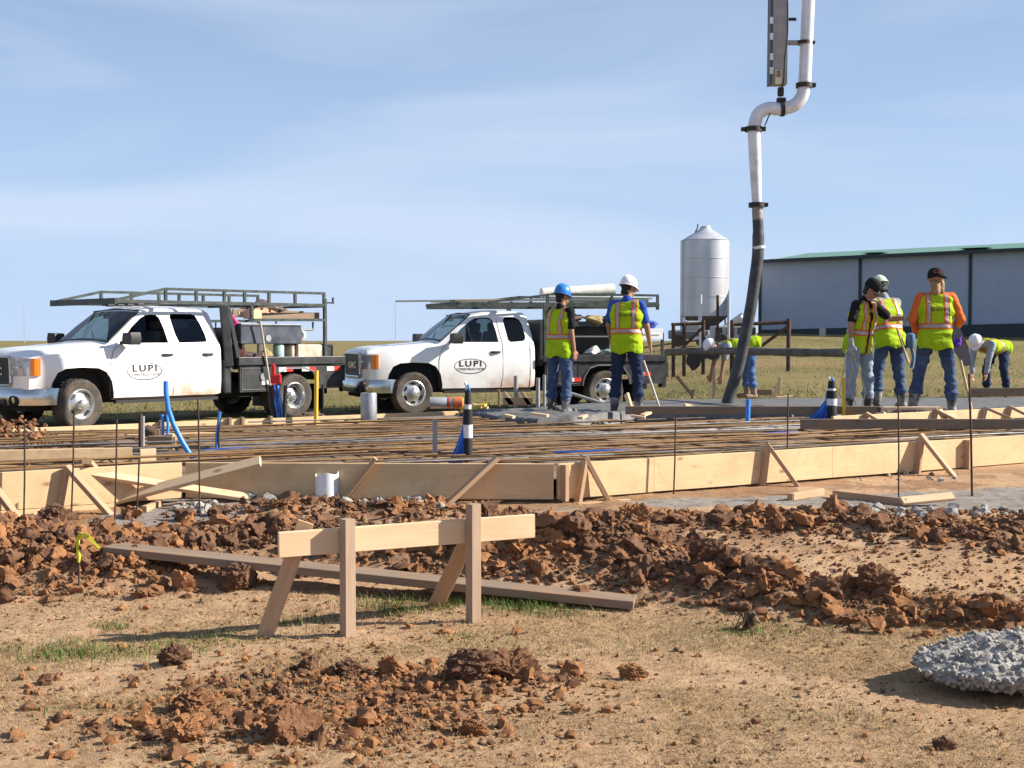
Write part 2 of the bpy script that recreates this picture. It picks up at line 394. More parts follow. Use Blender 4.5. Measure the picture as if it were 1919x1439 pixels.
# ------------------------------------------------------------------ clods
def icolist(sub):
    bm = bmesh.new(); bmesh.ops.create_icosphere(bm, subdivisions=sub, radius=1)
    v = np.array([q.co[:] for q in bm.verts]); f = np.array([[q.index for q in t.verts] for t in bm.faces]); bm.free(); return v, f
ICO = {k: icolist(k) for k in (1, 2, 3, 5)}
def n3(q, seed): return (fbm(q[:, 0] + q[:, 2] * .71, q[:, 1] - q[:, 2] * .63, 2, seed) + fbm(q[:, 1] + q[:, 0] * .37 + 9, q[:, 2] * 1.3 + 5, 2, seed + 3)) * .6
def lump(sub, rng, cuts=7, rough=.16):
    v, f = ICO[sub]; v = v.copy()
    for _ in range(cuts):                                   # knock flats off, as in broken clay
        n = rng.normal(size=3); n /= np.linalg.norm(n); d = rng.uniform(.38, .85)
        e = v @ n - d; v = v - np.clip(e, 0, None)[:, None] * n
    for fr, am in ((1.6, rough * 1.5), (3.7, rough * 1.1), (8.3, rough * .8), (17, rough * .5 if sub > 3 else 0)):
        ph = rng.uniform(0, 50, 3)
        if am: v = v * (1 + am * (1.6 * np.abs(n3(v * fr + ph, int(rng.integers(999)))) - .35))[:, None]
    return v
LUMPS = {s: [lump(s, np.random.default_rng(100 + i), cuts=min(rough_c, 4) if s == 5 else rough_c, rough=.21 if s == 5 else .30) for i, rough_c in enumerate([3, 5, 6, 8, 9, 4, 7, 6, 5, 8])] for s in (1, 2, 3, 5)}
def rotm(rng):
    q = rng.normal(size=4); q /= np.linalg.norm(q); a, b_, c_, d = q
    return np.array([[1 - 2 * (c_ * c_ + d * d), 2 * (b_ * c_ - a * d), 2 * (b_ * d + a * c_)], [2 * (b_ * c_ + a * d), 1 - 2 * (b_ * b_ + d * d), 2 * (c_ * d - a * b_)],
                     [2 * (b_ * d - a * c_), 2 * (c_ * d + a * b_), 1 - 2 * (b_ * b_ + c_ * c_)]])
m = bpy.data.materials.new('clay_clod'); m.use_nodes = True; nt = m.node_tree; b = nt.nodes['Principled BSDF']
t = _attr(nt, 'tint').outputs['Fac']
oi = nt.nodes.new('ShaderNodeObjectInfo')
c = _mix(nt, _ramp(nt, t, .25, .75), (.37, .172, .075), (.145, .080, .052))
c = _mix(nt, _ramp(nt, _noise(nt, 14, 5, .7), .42, .68, 0, .75), c, (.225, .115, .062))
c = _mix(nt, _ramp(nt, _noise(nt, 28, 4, .7), .56, .72, 0, .5), c, (.42, .24, .135))
nt.links.new(c, b.inputs['Base Color']); b.inputs['Roughness'].default_value = .95; b.inputs['Specular IOR Level'].default_value = .12
nt.links.new(_bump(nt, _noise(nt, 70, 6, .75), 1.0, .012), b.inputs['Normal']); M_CLOD = m

def scatter(name, spots, sub, material, label, cat):
    """spots: x, y, z, size, tint; one joined mesh of uncountable clods"""
    V = []; Fc = []; T = []; base = 0; f = ICO[sub][1]
    for (x, y, z, s, tint) in spots:
        L = LUMPS[sub][RNG.integers(len(LUMPS[sub]))]
        M_ = rotm(RNG) * (s * RNG.uniform(.75, 1.3, 3))[:, None]
        v = (L @ M_.T) * np.array([1, 1, .82]) + (x, y, z)
        V.append(v); Fc.append(f + base); T.append(np.full(len(v), tint)); base += len(v)
    me = fastmesh(name, np.concatenate(V), np.concatenate(Fc), material, smooth=False)
    me.shade_smooth(); me.set_sharp_from_angle(angle=R(38))
    setattr_f(me, 'tint', np.concatenate(T))
    o = link(name, me); return tag(o, label, cat, kind='stuff')
# ground height with the fine relief, looked up from the grid
def gz_at(x, y):
    i = np.clip(np.searchsorted(XS, x) - 1, 0, nx - 2); j = np.clip(np.searchsorted(YS, y) - 1, 0, ny - 2)
    u = (x - XS[i]) / (XS[i + 1] - XS[i]); v = (y - YS[j]) / (YS[j + 1] - YS[j])
    return (gzv[j, i] * (1 - u) * (1 - v) + gzv[j, i + 1] * u * (1 - v) + gzv[j + 1, i] * (1 - u) * v + gzv[j + 1, i + 1] * u * v)
def inform(x, y): return inpoly(x, y, PAD)
PAD = [tuple(onz(a, b_, .62))[:2] for a, b_ in [(-150, 893), (340, 866), (1045, 868), (2150, 801), (2150, 742), (1250, 744), (1010, 762), (860, 770), (-150, 809)]]
def spots(x, y, s, tn, sink=(.05, .6)):
    x = np.asarray(x); y = np.asarray(y); k = ~inpoly(x, y - .1, PAD)
    x, y, s, tn = x[k], y[k], s[k], np.clip(tn[k], 0, 1)
    z = gz_at(x, y) + s * RNG.uniform(*sink, len(x)); return list(zip(x, y, z, s, tn))
def pspots(px, py, s, tn): x, y = Gv(px, py); return spots(x, y, s, tn, (.2, .45))
big, mid, small = [], [], []
MA = np.array(MOUNDS); wsum = MA[:, 2] * MA[:, 3] * (MA[:, 4] + .03); wsum /= wsum.sum()
for n, lst, lo, hi in ((1250, big, .028, .088), (9500, mid, .011, .034), (13000, small, .005, .013)):
    q = MA[RNG.choice(len(MOUNDS), n, p=wsum)]
    x = q[:, 0] + q[:, 2] * .78 * RNG.normal(size=n); y = q[:, 1] + q[:, 3] * .8 * RNG.normal(size=n); s = lo + (hi - lo) * RNG.random(n) ** 2.4
    if lst is big: s = np.where(q[:, 4] < .05, s * .7, s)
    tn = .47 + .6 * fbm(x * 1.6, y * 2.2, 2, 400) + .28 * RNG.normal(size=n) + np.where((q[:, 4] < .1) & (y > 8.4), .15, 0)
    lst += spots(x, y, s, tn)
n = 11000                                                    # crumbs strewn all over
y = 3.3 + 6.2 * RNG.random(n); x = RNG.uniform(-.45, .45, n) * y * 1.05; k = fbm(x * 1.2, y * 1.2, 3, 55) > RNG.uniform(-.4, .25, n)
small += spots(x[k], y[k], .003 + .010 * RNG.random(k.sum()) ** 2.5, RNG.random(k.sum()), (.1, .4))
n = 750                                                      # the broken patch in front of the batter board
mid += pspots(RNG.normal(600, 260, n), RNG.normal(1330, 52, n), .008 + .028 * RNG.random(n) ** 3, .22 + .25 * RNG.normal(size=n))
n = 1500; small += pspots(RNG.normal(640, 210, n), RNG.normal(1325, 52, n), .005 + .01 * RNG.random(n), .2 + .2 * RNG.normal(size=n))
n = 220; mid += pspots(RNG.uniform(0, 1919, n), RNG.uniform(1215, 1430, n), .007 + .014 * RNG.random(n) ** 2, .35 + .3 * RNG.normal(size=n))
n = 900; px = RNG.uniform(900, 2000, n)                      # clods against the foot of the form
mid += pspots(px, 958 + 28 * RNG.random(n), .010 + .026 * RNG.random(n) ** 2, .5 + .25 * RNG.normal(size=n))
n = 2600; mid += pspots(RNG.uniform(1120, 1960, n), 975 + 150 * RNG.random(n) ** 1.2, .004 + .016 * RNG.random(n) ** 3, .5 + .3 * RNG.normal(size=n))
n = 700; mid += pspots(RNG.uniform(0, 1000, n), RNG.uniform(1100, 1230, n), .004 + .010 * RNG.random(n) ** 3, .5 + .3 * RNG.normal(size=n))
scatter('clay_clods', big, 3, M_CLOD, 'heaped red brown clay clods along the spoil berm before the form', 'clods')
scatter('clay_rubble', mid, 2, M_CLOD, 'broken orange and brown clay rubble strewn over the dirt', 'rubble')
scatter('clay_crumbs', small, 1, M_CLOD, 'fine clay crumbs scattered over the sandy ground', 'crumbs')
# single large clods one can pick out
for (px, py, s, tn, lab) in [(450, 1105, .125, .75, 'blocky brown clay clod beside the grey plank'), (885, 1293, .10, .85, 'dark brown lump with black shaded side before the batter board'),
        (655, 1275, .06, .9, 'small pointed dark clod before the batter board'), (322, 1245, .07, .85, 'dark clod by the green grass strip'), (585, 1262, .062, .8, 'brown round clod among the orange rubble'),
        (1188, 1268, .062, .2, 'orange crumbly clod alone on the straw'), (960, 1285, .11, .6, 'wide crumbly grey brown clod beside the dark lump'), (885, 1375, .045, .4, 'small wedge shaped clod on pale sand'),
        (555, 1385, .10, .55, 'grey brown clod at the edge of the orange rubble'), (340, 1395, .065, .1, 'orange block of clay on pale sand'), (352, 1330, .085, .5, 'brown clod topping the orange rubble'),
        (90, 1285, .035, .7, 'lone small dark clod on bare sandy soil'), (295, 1110, .06, .35, 'clay clod below the left end of the plank'), (1640, 1150, .105, .6, 'large clay clod at the foot of the berm'),
        (1540, 1150, .09, .65, 'squat clay clod on the grass edge of the berm'), (1330, 1110, .10, .9, 'dark clod on the berm shoulder'), (1180, 1045, .11, .3, 'orange clod crowning the spoil berm'),
        (105, 985, .11, .75, 'brown clod in front of the left brace'), (1770, 1400, .04, .8, 'small dark clod near the concrete lump'), (740, 1275, .07, .15, 'orange clod in the rubble patch')]:
    p = G(px, py, H0); L = LUMPS[5][RNG.integers(10)]
    v = (L @ rotm(RNG).T) * np.array([1.1, .9, .8]) * s
    me = fastmesh('clay_clod', v, ICO[5][1], M_CLOD); me.set_sharp_from_angle(angle=R(40)); setattr_f(me, 'tint', np.full(len(v), tn))
    o = link('clay_clod', me); o.location = (p.x, p.y, float(gz_at(p.x, p.y)) + s * .45); tag(o, lab, 'clod', 'large clods on the bare soil')

# grey lumps of spilled concrete before the form
gl = []
for (x0, x1, y0, y1, n) in [(460, 600, 936, 952, 60), (640, 830, 932, 962, 130), (1580, 1919, 955, 972, 40), (1600, 1800, 888, 902, 14), (330, 420, 945, 965, 40)]:
    gl += pspots(RNG.uniform(x0, x1, n * 2), RNG.uniform(y0, y1, n * 2), .010 + .045 * RNG.random(n * 2) ** 2.4, np.full(n * 2, .5))
scatter('concrete_spill', gl, 2, M_CONC, 'grey crusted lumps of spilled concrete along the form foot', 'concrete')

# the concrete lump at the right
bm = bmesh.new(); bmesh.ops.create_icosphere(bm, subdivisions=6, radius=1)
v = np.array([q.co[:] for q in bm.verts]); f = np.array([[q.index for q in t.verts] for t in bm.faces]); bm.free()
v[:, 2] = np.where(v[:, 2] > 0, v[:, 2], v[:, 2] * .45)
n0 = v / np.linalg.norm(v, axis=1)[:, None]
v = v * (1 + .22 * n3(v * 1.7 + 4, 2))[:, None] * np.array([.50, .34, .092])
v = v + n0 * (.040 * np.abs(n3(v * 12 + 3, 5)) + .030 * np.abs(n3(v * 31 + 9, 9)) + .020 * np.abs(n3(v * 70, 13)))[:, None]
p = G(1945, 1296, H0)
tops = v[(n0[:, 2] > -.15)]; VV = [v]; FF = [f]; nb0 = len(v)           # stones and crumbs bonded into its surface
for k in RNG.choice(len(tops), 1500):
    L = LUMPS[1][RNG.integers(10)] * (.007 + .017 * RNG.random() ** 2) + tops[k] + RNG.normal(size=3) * .003
    VV.append(L); FF.append(ICO[1][1] + nb0); nb0 += len(L)
me = fastmesh('concrete_lump', np.concatenate(VV), np.concatenate(FF), M_CONC)
o = link('concrete_lump', me); o.location = (p.x + .0, p.y + .12, .095); o.rotation_euler = (R(2), R(-3), R(8))
tag(o, 'big rough lump of dried grey concrete lying on the dirt', 'concrete')

# ------------------------------------------------------------------ grass and straw
def blades(name, spots, material, label, cat):
    V = []; Fc = []; T = []
    for i, (x, y, z, h, w, a, lean, tn) in enumerate(spots):
        dx, dy = math.cos(a), math.sin(a); ex, ey = -dy * w, dx * w
        b0 = len(V)
        V += [(x - ex, y - ey, z - .004), (x + ex, y + ey, z - .004), (x + dx * lean * .45 + ex * .7, y + dy * lean * .45 + ey * .7, z + h * .62),
              (x + dx * lean * .45 - ex * .7, y + dy * lean * .45 - ey * .7, z + h * .62), (x + dx * lean, y + dy * lean, z + h)]
        Fc += [(b0, b0 + 1, b0 + 2), (b0, b0 + 2, b0 + 3), (b0 + 3, b0 + 2, b0 + 4)]; T += [tn] * 5
    me = fastmesh(name, np.array(V), np.array(Fc), material, smooth=False); setattr_f(me, 'tint', T)
    return tag(link(name, me), label, cat, kind='stuff')
def blade_mat(name, a_, b__):
    m = bpy.data.materials.new(name); m.use_nodes = True; nt = m.node_tree; b = nt.nodes['Principled BSDF']
    nt.links.new(_mix(nt, _attr(nt, 'tint').outputs['Fac'], a_, b__), b.inputs['Base Color']); b.inputs['Roughness'].default_value = .7
    b.inputs['Specular IOR Level'].default_value = .2; return m
M_GRASS = blade_mat('green_grass', (.055, .115, .02), (.17, .20, .05)); M_STRAW = blade_mat('dry_straw', (.50, .34, .17), (.19, .115, .055))
M_FIELD = blade_mat('field_grass', (.16, .14, .052), (.27, .21, .09))
def bl(x, y, h, w, lean, dz=0):
    n = len(x); return list(zip(x, y, gz_at(x, y) + dz, h, w, RNG.uniform(0, 6.28, n), lean, RNG.random(n)))
sp = []
for (cx, cy, sx, sy, n, h) in [(120, 1222, 55, 10, 700, .05), (260, 1222, 60, 7, 330, .04), (360, 1205, 60, 8, 300, .04), (450, 1195, 50, 7, 220, .035), (215, 1178, 26, 4, 200, .035),
        (560, 1165, 50, 9, 380, .04), (735, 1140, 45, 10, 550, .06), (840, 1130, 30, 10, 300, .06), (960, 1140, 40, 6, 500, .06), (1030, 1150, 50, 7, 420, .05),
        (880, 1210, 60, 8, 130, .03), (1390, 1190, 50, 8, 380, .04), (1470, 1185, 60, 8, 220, .03), (1260, 1215, 90, 12, 260, .03), (1030, 1225, 80, 12, 160, .03), (1720, 1165, 50, 6, 120, .03),
        (870, 1195, 20, 4, 90, .03), (110, 1330, 50, 8, 120, .03), (1600, 1350, 60, 10, 120, .03)]:
    x, y = Gv(RNG.normal(cx, sx, n), RNG.normal(cy, sy, n))
    sp += bl(x, y, h * .8 * RNG.uniform(.3, 1.3, n), RNG.uniform(.0012, .0026, n), h * RNG.uniform(.3, 1.1, n))
blades('green_grass', sp, M_GRASS, 'short green grass tufts growing in the dirt by the batter board', 'grass')
n = 150000; y = 3.25 + 4.6 * RNG.random(n) ** .9; x = RNG.uniform(-.44, .44, n) * y
k = fbm(x * 1.1, y * 1.6, 4, 91) > RNG.uniform(-.7, .35, n); x, y = x[k], y[k]; n = len(x)
blades('dry_straw', bl(x, y, RNG.uniform(.002, .02, n), RNG.uniform(.0008, .002, n), RNG.uniform(.015, .055, n), .002), M_STRAW, 'dry straw and dead grass lying flat over the sandy soil', 'straw')
n = 46000; y = 19.5 + 50 * RNG.random(n) ** 2; x = RNG.uniform(-.44, .46, n) * y
k = ~((x < 2.5) & (y < 24) & (x > -7)) & ~inpoly(x, y, PAD) & (fbm(x * .3, y * .3, 3, 12) > RNG.uniform(-.6, .2, n)); x, y = x[k], y[k]; n = len(x)
blades('field_grass', bl(x, y, RNG.uniform(.02, .085, n), RNG.uniform(.004, .010, n), RNG.uniform(.03, .12, n)), M_FIELD, 'tufted olive and tan grass of the field behind the slab', 'grass')
# dark root clump on the grass
rc = MB(); p = G(1402, 1185, H0)
for k in range(26):
    a = RNG.uniform(0, 6.28); r_ = RNG.uniform(.02, .09); hh = RNG.uniform(.03, .10)
    rc.tube([(0, 0, 0), (math.cos(a) * r_ * .5, math.sin(a) * r_ * .5, hh), (math.cos(a) * r_, math.sin(a) * r_, hh * RNG.uniform(.1, .9))], [.012, .008, .003], 5)
v = LUMPS[2][3] * np.array([.045, .04, .07]) + (0, 0, .04); rc.add(v, ICO[2][1])
tag(rc.build('root_clump', mat('dark_root', (.06, .04, .025), .95, col2=(.16, .11, .06), vscale=20), mat=Matrix.Translation((p.x, p.y, float(gz_at(p.x, p.y))))), 'dark tangle of roots pulled up on the grass', 'root clump')
# ------------------------------------------------------------------ lumber helper: its own local axes, X along the length
def board(name, a, b_, w, t, material, parent=None, up=(0, 0, 1), warp=.002, ends=None):
    """a, b: end points of the centre line; w along 'up', t across"""
    a = Vector(a); b_ = Vector(b_); x = (b_ - a).normalized(); up = Vector(up); y = up.cross(x)
    if y.length < 1e-3: y = Vector((0, 1, 0)).cross(x)
    y.normalize(); z = x.cross(y); L = (b_ - a).length
    n = max(2, min(8, int(L / .5) + 1)); vs = []; secs = []; k1 = random.uniform(-1, 1) * warp * L; k2 = random.uniform(-1, 1) * warp * L
    e = .003
    for i in range(n):
        u = i / (n - 1); X = (u - .5) * L; wy = k1 * (4 * u * (1 - u)); wz = k2 * (4 * u * (1 - u)) * .4
        hw, ht = w / 2, t / 2
        secs.append([Vector((X, yy + wy, zz + wz)) for yy, zz in ((-ht + e, -hw), (ht - e, -hw), (ht, -hw + e), (ht, hw - e), (ht - e, hw), (-ht + e, hw), (-ht, hw - e), (-ht, -hw + e))])
    mb = MB().loft(secs); o = mb.build(name, material)
    M_ = Matrix((x, y, z)).transposed().to_4x4(); M_.translation = (a + b_) / 2
    if parent is not None: o.parent = parent; o.matrix_world = M_; o.matrix_parent_inverse = parent.matrix_world.inverted() if False else Matrix.Identity(4)
    else: o.matrix_world = M_
    return o
def rod(name, pts, r, material, label=None, cat=None, group=None, parent=None, n=8):
    o = MB().tube(pts, r, n).build(name, material, parent, smooth=50)
    return tag(o, label, cat, group)

# ------------------------------------------------------------------ pad under the steel and the wet concrete
ZT = .62
padm = bpy.data.materials.new('slab_pad'); padm.use_nodes = True; nt = padm.node_tree; b = nt.nodes['Principled BSDF']
c = _mix(nt, _ramp(nt, _noise(nt, 1.2, 5, .6), .35, .65), (.30, .20, .125), (.19, .14, .11))
c = _mix(nt, _ramp(nt, _noise(nt, 12, 5, .7), .5, .7, 0, .7), c, (.12, .08, .055)); nt.links.new(c, b.inputs['Base Color'])
b.inputs['Roughness'].default_value = .95; nt.links.new(_bump(nt, _noise(nt, 30, 5, .7), .8, .02), b.inputs['Normal'])
def sheet(name, poly, zfn, step, material, kind='structure', grow=False, jitter=0):
    xs = [p[0] for p in poly]; ys = [p[1] for p in poly]
    ax = np.arange(min(xs) - step, max(xs) + step * 2, step); ay = np.arange(min(ys) - step, max(ys) + step * 2, step)
    X, Y = np.meshgrid(ax, ay); Xj = X + jitter * fbm(X * 3, Y * 3, 3, 71); Yj = Y + jitter * fbm(X * 3, Y * 3, 3, 72)
    ins = inpoly(Xj, Yj, poly); Z = zfn(X, Y, ins)
    idx = np.arange(X.size).reshape(X.shape); f = np.stack([idx[:-1, :-1], idx[:-1, 1:], idx[1:, 1:], idx[1:, :-1]], -1).reshape(-1, 4)
    keep = ins.ravel()[f].any(1) if grow else ins.ravel()[f].all(1); f = f[keep]; used = np.unique(f); remap = np.full(X.size, -1); remap[used] = np.arange(len(used))
    v = np.stack([X, Y, Z], -1).reshape(-1, 3)[used]
    o = link(name, fastmesh(name, v, remap[f], material)); o['kind'] = kind; return o
pad_poly = [(x * .998, y) for x, y in PAD]
sheet('slab_pad', pad_poly, lambda X, Y, i: .475 + .02 * fbm(X * 2, Y * 2, 4, 3), .12, padm)
wet_px = [(870, 775), (1000, 785), (1085, 784), (1180, 772), (1420, 770), (1640, 768), (1919, 770), (2150, 772), (2150, 744), (1919, 745), (1560, 746), (1250, 748), (1085, 757), (1000, 764), (870, 771)]
WET = [tuple(onz(a, b_, .63))[:2] for a, b_ in wet_px]
def wetz(X, Y, ins):
    e = sstep(19.3, 17.2, Y)
    return np.where(ins, .635 + .012 * fbm(X * 1.5, Y * 1.5, 3, 4) + e * (.045 * fbm(X * 4, Y * 4, 4, 14) + .03 * np.abs(fbm(X * 9, Y * 9, 3, 24))), .50)
sheet('wet_concrete', WET, wetz, .06, M_WETC, grow=True, jitter=.12)

# ------------------------------------------------------------------ forms
HB = .286
def formline(parent, pts, mat_=W_PLY, hb=HB, ztop=ZT, maxlen=3.6, th=.038):
    for a, b_ in zip(pts[:-1], pts[1:]):
        L = (b_ - a).length; n = max(1, math.ceil(L / maxlen))
        for k in range(n):
            p = a.lerp(b_, k / n); q = a.lerp(b_, (k + 1) / n); d = (q - p).normalized() * .002
            dz = random.uniform(-.004, .004) - hb / 2 + (ztop - p.z)
            board('board', p + d + Vector((0, 0, dz)), q - d + Vector((0, 0, dz)), hb, th, mat_, parent)
nf = thing('slab_form', 'long pine board form with kickers enclosing the near edge of the slab', 'formwork')
pA, pB, pC, pD = onz(-150, 893, ZT), onz(340, 866, ZT), onz(1045, 868, ZT), onz(2150, 801, ZT)
pC1, pC2, pC3 = pC.lerp(pD, .12), pC.lerp(pD, .38), pC.lerp(pD, .735)
formline(nf, [pA, pB]); formline(nf, [pB + Vector((.03, .02, 0)), pC + Vector((-.03, 0, 0))], maxlen=4.5); formline(nf, [pC, pC1, pC2, pC3, pD], maxlen=9)
for a, b_, m_ in [(pA, pB, 0), (pA.lerp(pB, .62), pB, 0)][:1]:      # second board under the left run
    q = a.lerp(b_, .72); board('board', a + Vector((0, .0, -.43)), q + Vector((0, .0, -.43)), .28, .038, W_PLY, nf)
nrm = Vector(((pD - pC).y, -(pD - pC).x, 0)).normalized()      # outward from the lit runs
nm2 = Vector((0, -1, 0))
def on_form(px, a, b_):
    d = ray(px, 850); r_ = d[0] / d[1]                           # x = r*y
    t = (r_ * a.y - a.x) / ((b_.x - a.x) - r_ * (b_.y - a.y)); return a.lerp(b_, t)
def kicker(px_top, px_bot, py_bot, a, b_, nn, zt=.60, stake_px=None, w=.075, t=.036):
    p = on_form(px_top, a, b_) + nn * .045; p.z = zt; q = G(px_bot, py_bot, H0); q.z = hz(q.x, q.y) - .02
    board('brace', p + Vector((0, 0, .03)), q, t, w, W_STK, nf)
    if stake_px is not None:
        s0 = on_form(px_top, a, b_) + nn * .045; s1 = on_form(stake_px, a, b_) + nn * .05; s0.z = zt; s1.z = .26
        board('stake', s0, s1, w, t, W_STK, nf, up=nn)
kicker(1090, 1143, 938, pC, pD, nrm, .635, 1075); kicker(1430, 1498, 912, pC, pD, nrm, .66, 1420); kicker(1718, 1790, 892, pC, pD, nrm, .66, 1710)
kicker(122, 208, 962, pA, pB, nrm, .61, 105); kicker(160, 225, 925, pA, pB, nrm, .64); kicker(-20, 42, 978, pA, pB, nrm, .52)
kicker(705, 635, 942, pB, pC, nm2, .63); kicker(932, 830, 948, pB, pC, nm2, .635)
for px in (1805, 1052): 
    p = on_form(px, pC, pD) + nrm * .04; board('cleat', p + Vector((0, 0, -.30)), p + Vector((0, 0, -.01)), .09, .036, W_STK, nf, up=nrm)
for (px, off) in [(1090, .07), (1160, .08), (1400, .06), (1445, .07), (1690, .06), (1725, .07), (1745, .1), (1905, .06)]:
    p = on_form(px, pC, pD) + nrm * (.05 + off); d = (pD - pC).normalized(); z = .285
    board('block', Vector((p.x, p.y, z)) - d * random.uniform(.08, .16), Vector((p.x, p.y, z)) + d * random.uniform(.08, .16), .045, .085, W_STK, nf)

fl = thing('slab_form', 'low sunlit board form along the truck side of the slab', 'formwork')
qA, qB = onz(-150, 809, ZT), onz(858, 770, ZT)
formline(fl, [qA, qA.lerp(qB, .36), qA.lerp(qB, .54), qA.lerp(qB, .60), qB], hb=.2, maxlen=6)
board('board', qB + Vector((.03, -.05, -.08)), onz(1012, 765, ZT) + Vector((0, 0, -.08)), .15, .038, W_OLD, fl)
for px in (300, 428, 452, 505):
    p = on_form(px, qA, qB) + nrm * .04; board('stake', p + Vector((0, 0, -.35)), p + Vector((0, 0, .03)), .08, .036, W_OLD, fl, up=nrm)

il = thing('slab_form', 'short inner form board with end block left of the blue pipe', 'formwork')
iA, iB = onz(-150, 846, .66), onz(248, 838, .66)
formline(il, [iA, iB], hb=.15, ztop=.66, maxlen=8)
p = onz(268, 840, .655); board('block', p + Vector((-.02, -.02, -.075)), p + Vector((.10, .04, -.075)), .14, .04, W_NEW, il)

sb = board('screed_board', onz(1172, 776, .66) + Vector((0, 0, .05)), onz(1642, 776, .66) + Vector((0, 0, .05)), .105, .04, W_OLD)
tag(sb, 'long dark board standing on edge before the workers in boots', 'board')
sb2 = board('screed_board', onz(1500, 803, .6) + Vector((0, 0, .05)), onz(2100, 803, .6) + Vector((0, 0, .05)), .115, .04, W_OLD)
tag(sb2, 'long shaded board on edge over the reinforcing bars', 'board')
rf = thing('slab_form', 'sunlit step form with small kickers beyond the shaded board', 'formwork')
rA, rB = onz(1560, 793, .64), onz(2150, 762, .64)
formline(rf, [rA, rA.lerp(rB, .45), rB], hb=.14, ztop=.72, maxlen=6)
for px, e in ((1840, 24), (1886, 16), (1618, 14), (1748, 18)):
    p = on_form(px, rA, rB) + nrm * .04; p.z = .74; q = on_form(px + e, rA, rB) + nrm * .33; q.z = .57
    board('brace', p, q, .036, .07, W_STK, rf)
    s1 = on_form(px - 6, rA, rB) + nrm * .04; s1.z = .56; board('stake', p, s1, .07, .036, W_STK, rf, up=nrm)
fr = thing('nailed_lumber', 'small nailed frame of fresh lumber lying by the step form', 'lumber')
p0 = onz(1655, 783, .64); p1 = onz(1760, 783, .64)
board('rail', p0 + Vector((0, 0, .12)), p1 + Vector((0, 0, .12)), .036, .09, W_NEW, fr)
for p in (p0, p1): board('leg', p + Vector((0, 0, .10)), p + Vector((.06, -.1, -.04)), .036, .08, W_NEW, fr)
board('rail', p0 + Vector((.2, .25, .10)), p1 + Vector((-.2, .25, .11)), .036, .09, W_NEW, fr)

# loose lumber and planks
def plank(px0, py0, px1, py1, w, t, lab, m_=W_NEW, z0=None, z1=None, flat=False, name='plank', up=None, face=None):
    p = G(px0, py0, H0) if z0 is None else onz(px0, py0, z0); q = G(px1, py1, H0) if z1 is None else onz(px1, py1, z1)
    if z0 is None: p.z = float(gz_at(p.x, p.y)) + (t if flat else w) / 2
    if z1 is None: q.z = float(gz_at(q.x, q.y)) + (t if flat else w) / 2
    if face is not None: up = Vector(face).cross((q - p).normalized())
    o = board(name, p, q, (t if flat else w), (w if flat else t), m_, up=up or (0, 0, 1)); return tag(o, lab, 'lumber')
plank(488, 864, 165, 950, .089, .038, 'long fresh two by four leaning from the ground over the form', z0=.66, z1=.29, face=(.45, -.55, .70))
plank(152, 884, 464, 932, .07, .038, 'fresh stick crossing under the leaning two by four', z0=.585, z1=.34, face=(.45, -.5, .74))
plank(1562, 932, 1700, 950, .06, .03, 'thin stick tilted beside the concrete strip', W_STK)
plank(1690, 950, 1786, 930, .075, .03, 'light stick propped beside the concrete strip', z1=.36, face=(.45, -.5, .74))
plank(1480, 938, 1540, 928, .06, .05, 'short brown offcut on the clods', W_STK)
plank(1000, 975, 1072, 960, .14, .04, 'short weathered offcut lying beyond the batter board', W_OLD, flat=True)
plank(1035, 985, 1128, 985, .16, .045, 'thick pale offcut lying flat beyond the batter board', W_STK, flat=True)
plank(270, 960, 300, 945, .05, .04, 'small wood scrap on the grey slurry', W_STK)
a = G(208, 1036, H); b_ = G(1190, 1140, H0); a.z += .03; b_.z = .055
pl = board('plank', a, b_, .05, .20, W_OLD, warp=.001); tag(pl, 'long grey weathered plank lying on the dirt behind the batter board', 'plank')
wp = G(1010, 998, H0); o = MB().tube([(-.09, 0, .02), (.09, .01, .02)], .02, 10).build('pipe_offcut', M_PVC, smooth=40, mat=Matrix.Translation((wp.x, wp.y, float(gz_at(wp.x, wp.y))))); tag(o, 'short white pipe offcut near the batter board end', 'pipe')

# ------------------------------------------------------------------ batter board in front
bb = thing('batter_board', 'two stakes and braces carrying a pale pine rail on the dirt', 'batter board')
g1 = G(650, 1190, H0); g2 = G(887, 1166, H0); k1 = G(492, 1192, H0); k2 = G(812, 1134, H0)
d = (g2 - g1); d.z = 0; d.normalize(); nb = Vector((d.y, -d.x, 0)); upz = Vector((0, 0, 1))
rl = .0
def on_rail(px, py, off):          # pixel on a vertical plane through the stakes, moved off along the normal
    dd = ray(px, py); o0 = g1 + nb * off; t = (o0.x * nb.x + o0.y * nb.y) / (dd[0] * nb.x + dd[1] * nb.y)
    return Vector((dd[0] * t, dd[1] * t, CAMZ + dd[2] * t))
ra = on_rail(522, 1021, -.035); rb = on_rail(1000, 985, -.035)
board('rail', ra, rb, .136, .038, W_NEW, bb, warp=.0005)
def post(px, pyt, g, w=.062):
    t = on_rail(px, pyt, .02); v = Vector((0, 0, 0)); bt = Vector((t.x, t.y, hz(t.x, t.y) - .06))
    board('stake', bt, t, w, .066, wood('grey_stake', (.50, .37, .27), (.38, .26, .18)), bb, up=Vector((.62, -.78, 0)), warp=.0)
post(651, 972, g1); post(887, 944, g2)
for (pxt, pyt, gk) in ((573, 978, k1), (890, 985, k2)):
    t = on_rail(pxt, pyt, -.085); board('brace', t, Vector((gk.x, gk.y, hz(gk.x, gk.y) - .03)), .036, .088, W_STK, bb, up=Vector((.3, -1, .3)), warp=0)

